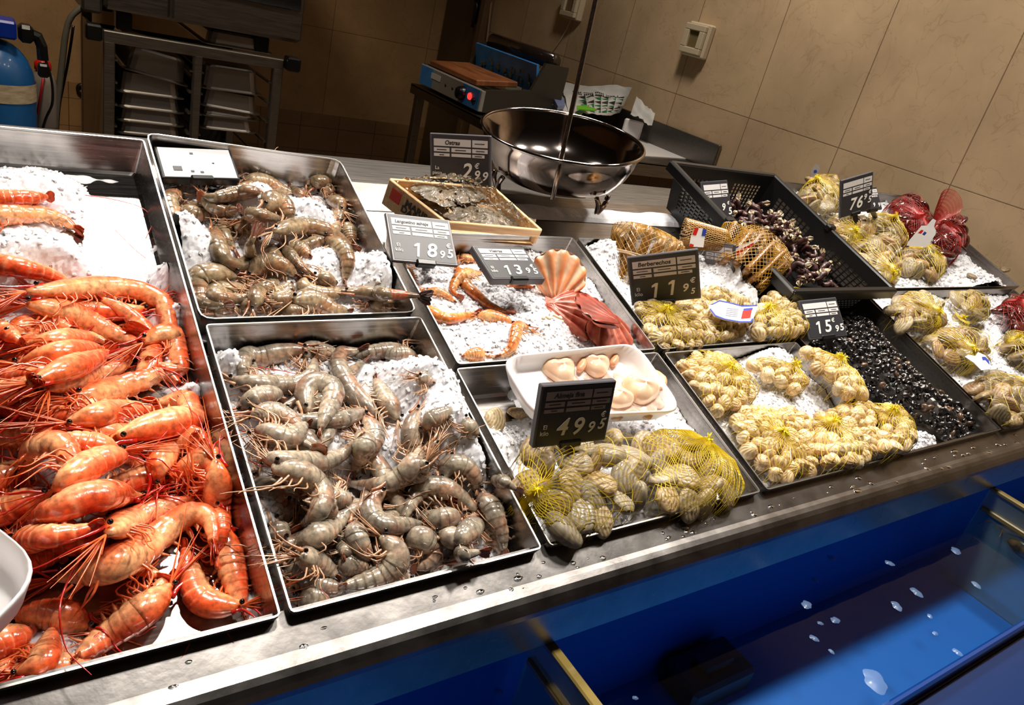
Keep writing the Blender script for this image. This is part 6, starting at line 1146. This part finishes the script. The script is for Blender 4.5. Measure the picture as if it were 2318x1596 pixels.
moy = colmat('oyster_shell', .55, .25, 0, 30, .6, .9, 45); moy.node_tree.nodes['Principled BSDF'].inputs['Roughness'].default_value = .5
def oyster(px, py, n_, R_, yaw, label, tilt=0.):
    cc = PL(px, py, n_); root = empty('oyster', W(cc)); tag(root, label, 'oyster', None)
    for nm, sg in (('upper_valve', 1), ('lower_valve', -1)):
        a = np.linspace(0, 2 * math.pi, 48, endpoint=False); r = np.linspace(0, 1, 14); A_, R2 = np.meshgrid(a, r, indexing='ij'); ol = 1 + .12 * np.sin(A_ * 3 + px) + .07 * np.sin(A_ * 9 + py) * R2; X = R2 * np.cos(A_) * 1.25 * ol; Y = R2 * np.sin(A_) * .82 * ol; st = np.floor(R2 * 7) / 7; Z = sg * (.30 * (1 - .6 * st - .4 * R2) + .04 * np.sin(A_ * 14) * R2); Z += (vnoise(X * 2 + 4, Y * 2 + 4, int(px), 3, 3) - .5) * .16
        V = np.stack([X, Y, Z], -1).reshape(-1, 3) * R_; V = V @ rodr(np.array([tilt, 0, yaw])).T; nv = 14; Fc = [(i * nv + j, i * nv + j + 1, ((i + 1) % 48) * nv + j + 1, ((i + 1) % 48) * nv + j) for i in range(48) for j in range(nv - 1)]
        z = vnoise(X * 3 + 7, Y * 3 + 7, int(py), 3, 3).ravel()[:, None]; cc_ = np.array(sr(66, 54, 40)) * (1 - z) + np.array(sr(158, 138, 108)) * z; mesh(nm, W(cc + V), Fc if sg > 0 else [f[::-1] for f in Fc], moy, root, True, cc_)
oyster(985, 440, .010, .032, -.5, 'rough grey oyster at the back of the box under the price sign'); oyster(1052, 440, .010, .030, .2, 'oyster behind the black stem of the Ostras sign'); oyster(1010, 470, -.004, .034, -.2, 'oyster near the lettered board under clear film'); oyster(1062, 490, -.004, .032, .3, 'oyster at the front middle of the wooden box', .2); oyster(1110, 497, -.004, .034, -.1, 'oyster beside the dark blue film reflection'); oyster(1170, 503, -.006, .030, .1, 'last oyster at the narrow end of the wooden box')
mfi = bpy.data.materials.new('clear_film'); mfi.use_nodes = True; N = mfi.node_tree.nodes; L = mfi.node_tree.links; N.remove(N['Principled BSDF']); tr = N.new('ShaderNodeBsdfTransparent'); tr.inputs[0].default_value = (.9, .9, .9, 1); gl = N.new('ShaderNodeBsdfGlossy'); gl.inputs['Roughness'].default_value = .035; lw = N.new('ShaderNodeFresnel'); lw.inputs[0].default_value = 1.18; mxs = N.new('ShaderNodeMixShader'); L.new(lw.outputs[0], mxs.inputs[0]); L.new(tr.outputs[0], mxs.inputs[1]); L.new(gl.outputs[0], mxs.inputs[2]); L.new(mxs.outputs[0], N['Material Output'].inputs[0])
U_, V_ = np.meshgrid(np.linspace(0, 1, 70), np.linspace(0, 1, 46), indexing='ij'); c = np.array(c4); G_ = (1 - U_)[..., None] * (1 - V_)[..., None] * c[0] + U_[..., None] * (1 - V_)[..., None] * c[1] + U_[..., None] * V_[..., None] * c[2] + (1 - U_)[..., None] * V_[..., None] * c[3]
ed = np.minimum(np.minimum(U_, 1 - U_), np.minimum(V_, 1 - V_)); G_[..., 2] = .022 + .004 * np.clip(ed * 6, 0, 1) + (np.abs(vnoise(U_ * 2, V_, 71, 4, 7) - .5)) * .045 * np.clip(ed * 8, .1, 1); G_[..., 2] -= .004
for (ox_, oy_) in ((985, 440), (1052, 440)): pp_ = PL(ox_, oy_, .02); G_[..., 2] += .016 * np.exp(-((G_[..., 0] - pp_[0]) ** 2 + (G_[..., 1] - pp_[1]) ** 2) / .0016)
mesh('clear_film', W(G_.reshape(-1, 3)), [(i * 46 + j, (i + 1) * 46 + j, (i + 1) * 46 + j + 1, i * 46 + j + 1) for i in range(69) for j in range(45)], mfi, root)
# ------------------------------------------------------------------ big black crate with goose barnacles
n1 = .045
ca = [PL(1798, 668, n1), PL(1992, 640, n1), PL(1752, 388, n1), PL(1556, 388, n1)]
x0 = (ca[0][0] + ca[3][0]) / 2; x1 = (ca[1][0] + ca[2][0]) / 2; s0 = (ca[0][1] + ca[1][1]) / 2; s1 = (ca[2][1] + ca[3][1]) / 2; print('CRATE', x0, x1, s0, s1)
crt = empty('black_crate', W([(x0 + x1) / 2, (s0 + s1) / 2, -.05])); tag(crt, 'big black perforated plastic crate with goose barnacles at the back of the counter', 'crate')
hc = .125; zb = n1 - hc + .03; ins = .022; b = MB(); wl = MB()
def lw_box(b, c, size, ax=np.eye(3), bev=0):
    b2 = MB().box(c, size, ax, bev=bev); b.add(W(b2.V[0]), b2.F)
top4 = np.array([(x0, s0), (x1, s0), (x1, s1), (x0, s1)]); cen = top4.mean(0); bot4 = top4 - np.sign(top4 - cen) * ins
lw_box(b, (cen[0], cen[1], zb), (bot4[1, 0] - bot4[0, 0], bot4[2, 1] - bot4[1, 1], .004))
for k in range(4):
    A_, B_ = np.r_[top4[k], n1], np.r_[top4[(k + 1) % 4], n1]; a_, b_ = np.r_[bot4[k], zb], np.r_[bot4[(k + 1) % 4], zb]
    def gp2(u, v): return (A_ * (1 - u) + B_ * u) * (1 - v) + (a_ * (1 - u) + b_ * u) * v
    nn = nrm(np.cross(B_ - A_, a_ - A_)); nu = 26 if np.linalg.norm(B_ - A_) > .3 else 20; nv = 12; th = .0028
    holes = lambda i, j: (3 <= j <= 9) and ((2 <= i % 13 <= 9) if nu == 26 else (6 <= i <= 13))
    for i in range(nu):
        for j in range(nv):
            u0, u1, v0, v1 = i / nu, (i + 1) / nu, j / nv, (j + 1) / nv; P = [gp2(u0, v0), gp2(u1, v0), gp2(u1, v1), gp2(u0, v1)]
            if not holes(i, j):
                V = np.array(P + [p + nn * th for p in P]); b.add(W(V), [(0, 1, 2, 3), (7, 6, 5, 4), (0, 4, 5, 1), (1, 5, 6, 2), (2, 6, 7, 3), (3, 7, 4, 0)])
            else:
                w_ = .22
                for (a0, a1, c0, c1) in ((u0, u0 + (u1 - u0) * w_, v0, v1), (u0, u1, v0, v0 + (v1 - v0) * w_ * 1.3)):
                    P = [gp2(a0, c0), gp2(a1, c0), gp2(a1, c1), gp2(a0, c1)]; V = np.array(P + [p + nn * th for p in P]); b.add(W(V), [(0, 1, 2, 3), (7, 6, 5, 4), (0, 4, 5, 1), (1, 5, 6, 2), (2, 6, 7, 3), (3, 7, 4, 0)])
b.build('perforated_body', M['black'], crt)
b = MB()
for k in range(4):
    A_, B_ = np.r_[top4[k], n1], np.r_[top4[(k + 1) % 4], n1]; d = nrm(B_ - A_); o_ = nrm(np.cross(d, [0, 0, 1])); lw_box(b, (A_ + B_) / 2 + o_ * .005 - [0, 0, .002], (np.linalg.norm(B_ - A_) + .02, .014, .010), np.stack([d, o_, [0, 0, 1]]), .003); lw_box(b, (A_ + B_) / 2 + o_ * .011 - [0, 0, .010], (np.linalg.norm(B_ - A_) + .02, .003, .020), np.stack([d, o_, [0, 0, 1]]), .001)
b.build('rim', M['black'], crt)
b = MB()
for sx in (x0 - .004, x1 + .004): lw_box(b, (sx, cen[1], n1 + .001), (.024, .016, .016), bev=.003)
b.build('stacking_lug', M['black'], crt)
# goose barnacles: dark stalk with pale plated tip
mst = add_mottle(mat('barnacle_stalk', rough=.45, coat=.3), sr(46, 26, 24), sr(92, 50, 46), 120); mpl = add_mottle(mat('barnacle_plate', rough=.4), sr(150, 124, 96), sr(214, 196, 160), 90)
protoM = []
for v in range(4):
    r2 = random.Random(v); P = spline([(0, 0, 0), (.006, r2.uniform(-.004, .004), .004), (.014, r2.uniform(-.006, .006), .006), (.022, r2.uniform(-.004, .004), .006)], 9); V, Fc = tube(P, np.array([.0045, .005, .0052, .005, .005, .005, .0052, .0055, .005]), 8); me = bpy.data.meshes.new('stalk'); me.from_pydata(V.tolist(), [], [tuple(map(int, f)) for f in Fc]); me.shade_smooth(); me.materials.append(mst)
    b = MB(); e = P[-1]
    for k in range(5):
        a = k * 1.26 + r2.random(); d = np.array([.006 + .002 * r2.random(), math.cos(a) * .0045, math.sin(a) * .0045]); V2 = np.array([e + d * [.2, 1, 1], e + [.001, math.cos(a + .8) * .005, math.sin(a + .8) * .005], e + [.012, d[1] * .5, d[2] * .5], e + [.001, math.cos(a - .8) * .005, math.sin(a - .8) * .005], e + d * [.9, 1.4, 1.4]]); b.add(V2, [(4, 3, 0), (4, 0, 1), (4, 1, 2), (4, 2, 3)])
    m2 = bpy.data.meshes.new('plates'); m2.from_pydata(np.concatenate(b.V).tolist(), [], b.F); m2.materials.append(mpl); protoM.append((me, m2))
bp_ = [PL(x, y, -.03)[:2] for x, y in ((1645, 470), (1690, 455), (1740, 500), (1800, 560), (1860, 600), (1885, 642), (1810, 650), (1760, 590), (1700, 540))]; bp_ = np.array(bp_); lo, hi = bp_.min(0), bp_.max(0); k = 0; tr_ = 0
while k < 120 and tr_ < 5000:
    tr_ += 1; c = rng.uniform(lo, hi)
    if not inpoly(c[:1], c[1:], bp_)[0] or not (x0 + ins < c[0] < x1 - ins and s0 + ins < c[1] < s1 - ins): continue
    k += 1; dd_ = dpoly(c[:1], c[1:], bp_)[0]; me, m2 = protoM[k % 4]; o = bpy.data.objects.new('goose_barnacle', None); COL.objects.link(o); o.empty_display_size = .01
    R3 = rodr(np.array([rnd.uniform(-1, 1), rnd.uniform(-1.1, .4), 0])) @ rodr(np.array([0, 0, rnd.uniform(0, 6.28)])); orient(o, [c[0], c[1], zb + .012 + min(dd_ * .5, .03) + rng.uniform(0, .012)], R3, rng.uniform(.9, 1.35))
    for q_ in (me, m2): c_ = bpy.data.objects.new(q_.name.split('.')[0], q_); COL.objects.link(c_); c_.parent = o
    tag(o, 'dark goose barnacle with a pale plated tip in the big black crate', 'barnacle', 'goose barnacles in the black crate')
# ------------------------------------------------------------------ periwinkles
pm = []; mper = colmat('periwinkle_shell', .16, .8, 0, 90, .5, .15, 200, objvar=.4)
for v, cc in enumerate((sr(34, 30, 30), sr(44, 38, 36), sr(98, 74, 58), sr(26, 24, 26))):
    V = []; nt, k = 34, 10; cols = []
    for i in range(nt):
        t = i / (nt - 1); ang = t * 4.6 * math.pi / 1.3; rr = .62 * (1 - t) ** 1.1 + .02; R_ = .48 * (1 - t) ** 1.05; z = .95 * t ** .9 - .25; cx_, cy_ = R_ * math.cos(ang), R_ * math.sin(ang)
        for j in range(k): a = j * 2 * math.pi / k; V.append((cx_ + rr * math.cos(a) * math.cos(ang), cy_ + rr * math.cos(a) * math.sin(ang), z + rr * .8 * math.sin(a))); cols.append(np.array(cc) * (1.0 + .5 * (j == 2)))
    Fc = [(i * k + j, i * k + (j + 1) % k, (i + 1) * k + (j + 1) % k, (i + 1) * k + j) for i in range(nt - 1) for j in range(k)] + [tuple(range(k))[::-1]]
    me = bpy.data.meshes.new('shell'); me.from_pydata(V, [], Fc); me.shade_smooth(); me.materials.append(mper); a = me.color_attributes.new('col', 'FLOAT_COLOR', 'POINT'); c2 = np.ones((len(V), 4)); c2[:, :3] = cols; a.data.foreach_set('color', c2.ravel()); pm.append(me)
pp2 = np.array([PL(x, y, -.03)[:2] for x, y in ((1835, 785), (1880, 720), (1960, 712), (2000, 765), (2100, 870), (2250, 975), (2215, 988), (2150, 992), (2100, 945), (2030, 915), (1960, 865), (1890, 815))]); lo, hi = pp2.min(0), pp2.max(0); pts = []; tr_ = 0; hsP = HS['peri']; Rp_ = .0092
tpar = lambda c: (c[1] - lo[1]) / (hi[1] - lo[1])
while tr_ < 30000 and len(pts) < 460:
    tr_ += 1; c = rng.uniform(lo, hi)
    if not inpoly(c[:1], c[1:], pp2)[0] or not (TR['peri'][0][0] + .012 < c[0] < TR['peri'][1][0] - .014): continue
    if any((c[0] - q[0]) ** 2 + (c[1] - q[1]) ** 2 < (Rp_ * 1.12) ** 2 for q in pts): continue
    pts.append(c)
pts.sort(key=lambda c: c[1]); print('PERI', len(pts)); rest = MB()
for i, c in enumerate(pts):
    dd_ = min(dpoly(c[:1], c[1:], pp2)[0], .05); z = -.048 + dd_ * .62 + rng.uniform(.002, .010); R3 = rodr(np.array([rnd.uniform(-3, 3), rnd.uniform(-3, 3), rnd.uniform(-3, 3)])); me = pm[2 if (rnd.random() < .05 + .4 * max(0, .35 - tpar(c)) * 2) else rnd.choice([0, 1, 3])]
    if i < 300:
        o = bpy.data.objects.new('periwinkle', me); COL.objects.link(o); orient(o, [c[0], c[1], z], R3, Rp_ * rng.uniform(.85, 1.2)); tag(o, 'small black periwinkle in the dark tray behind the 15.95 sign', 'sea snail', 'loose black periwinkles')
    else:
        V = np.array([v.co[:] for v in pm[0].vertices]); rest.add(W(np.array([c[0], c[1], z]) + (V @ R3.T) * Rp_), [tuple(p.vertices) for p in pm[0].polygons], sr(34, 30, 30))
if rest.n: o = rest.build('periwinkle_heap', mper, None, True, True); tag(o, 'far heap of black periwinkles beyond the countable ones', 'sea snail', kind='stuff')
sp_ = MB(); c4_ = [PL(x, y, .004) for x, y in ((2062, 985), (2148, 1012), (2120, 960), (2040, 905))]
# loose feelers hanging over the front ledge
for (pts_, lb) in (([(500, 1425), (520, 1440), (540, 1480), (565, 1510), (595, 1540)], 'long pink feeler hanging over the front ledge'), ([(430, 1455), (410, 1490), (380, 1515), (330, 1525)], 'short pink feeler curled on the front ledge'), ([(260, 520), (300, 560), (330, 585)], 'red feeler lying on bare tray metal'), ([(180, 440), (250, 450), (320, 470), (345, 500), (330, 540)], 'bent red feeler near the tray back')):
    P = spline([(OZ(x, y, zl + .0015 - max(0, .461 - OZ(x, y, zl)[1]) * .4) if y > 1400 else W(PL(x, y, -.046))) for x, y in pts_], 24); V, Fc = tube(P, .0006, 4); o = mesh('loose_feeler', V, Fc, mat('pink_feeler', sr(214, 96, 80), .4)); tag(o, lb, 'feeler')
print('PRAWNS', NPR[0], 'OBJECTS', len(bpy.data.objects))
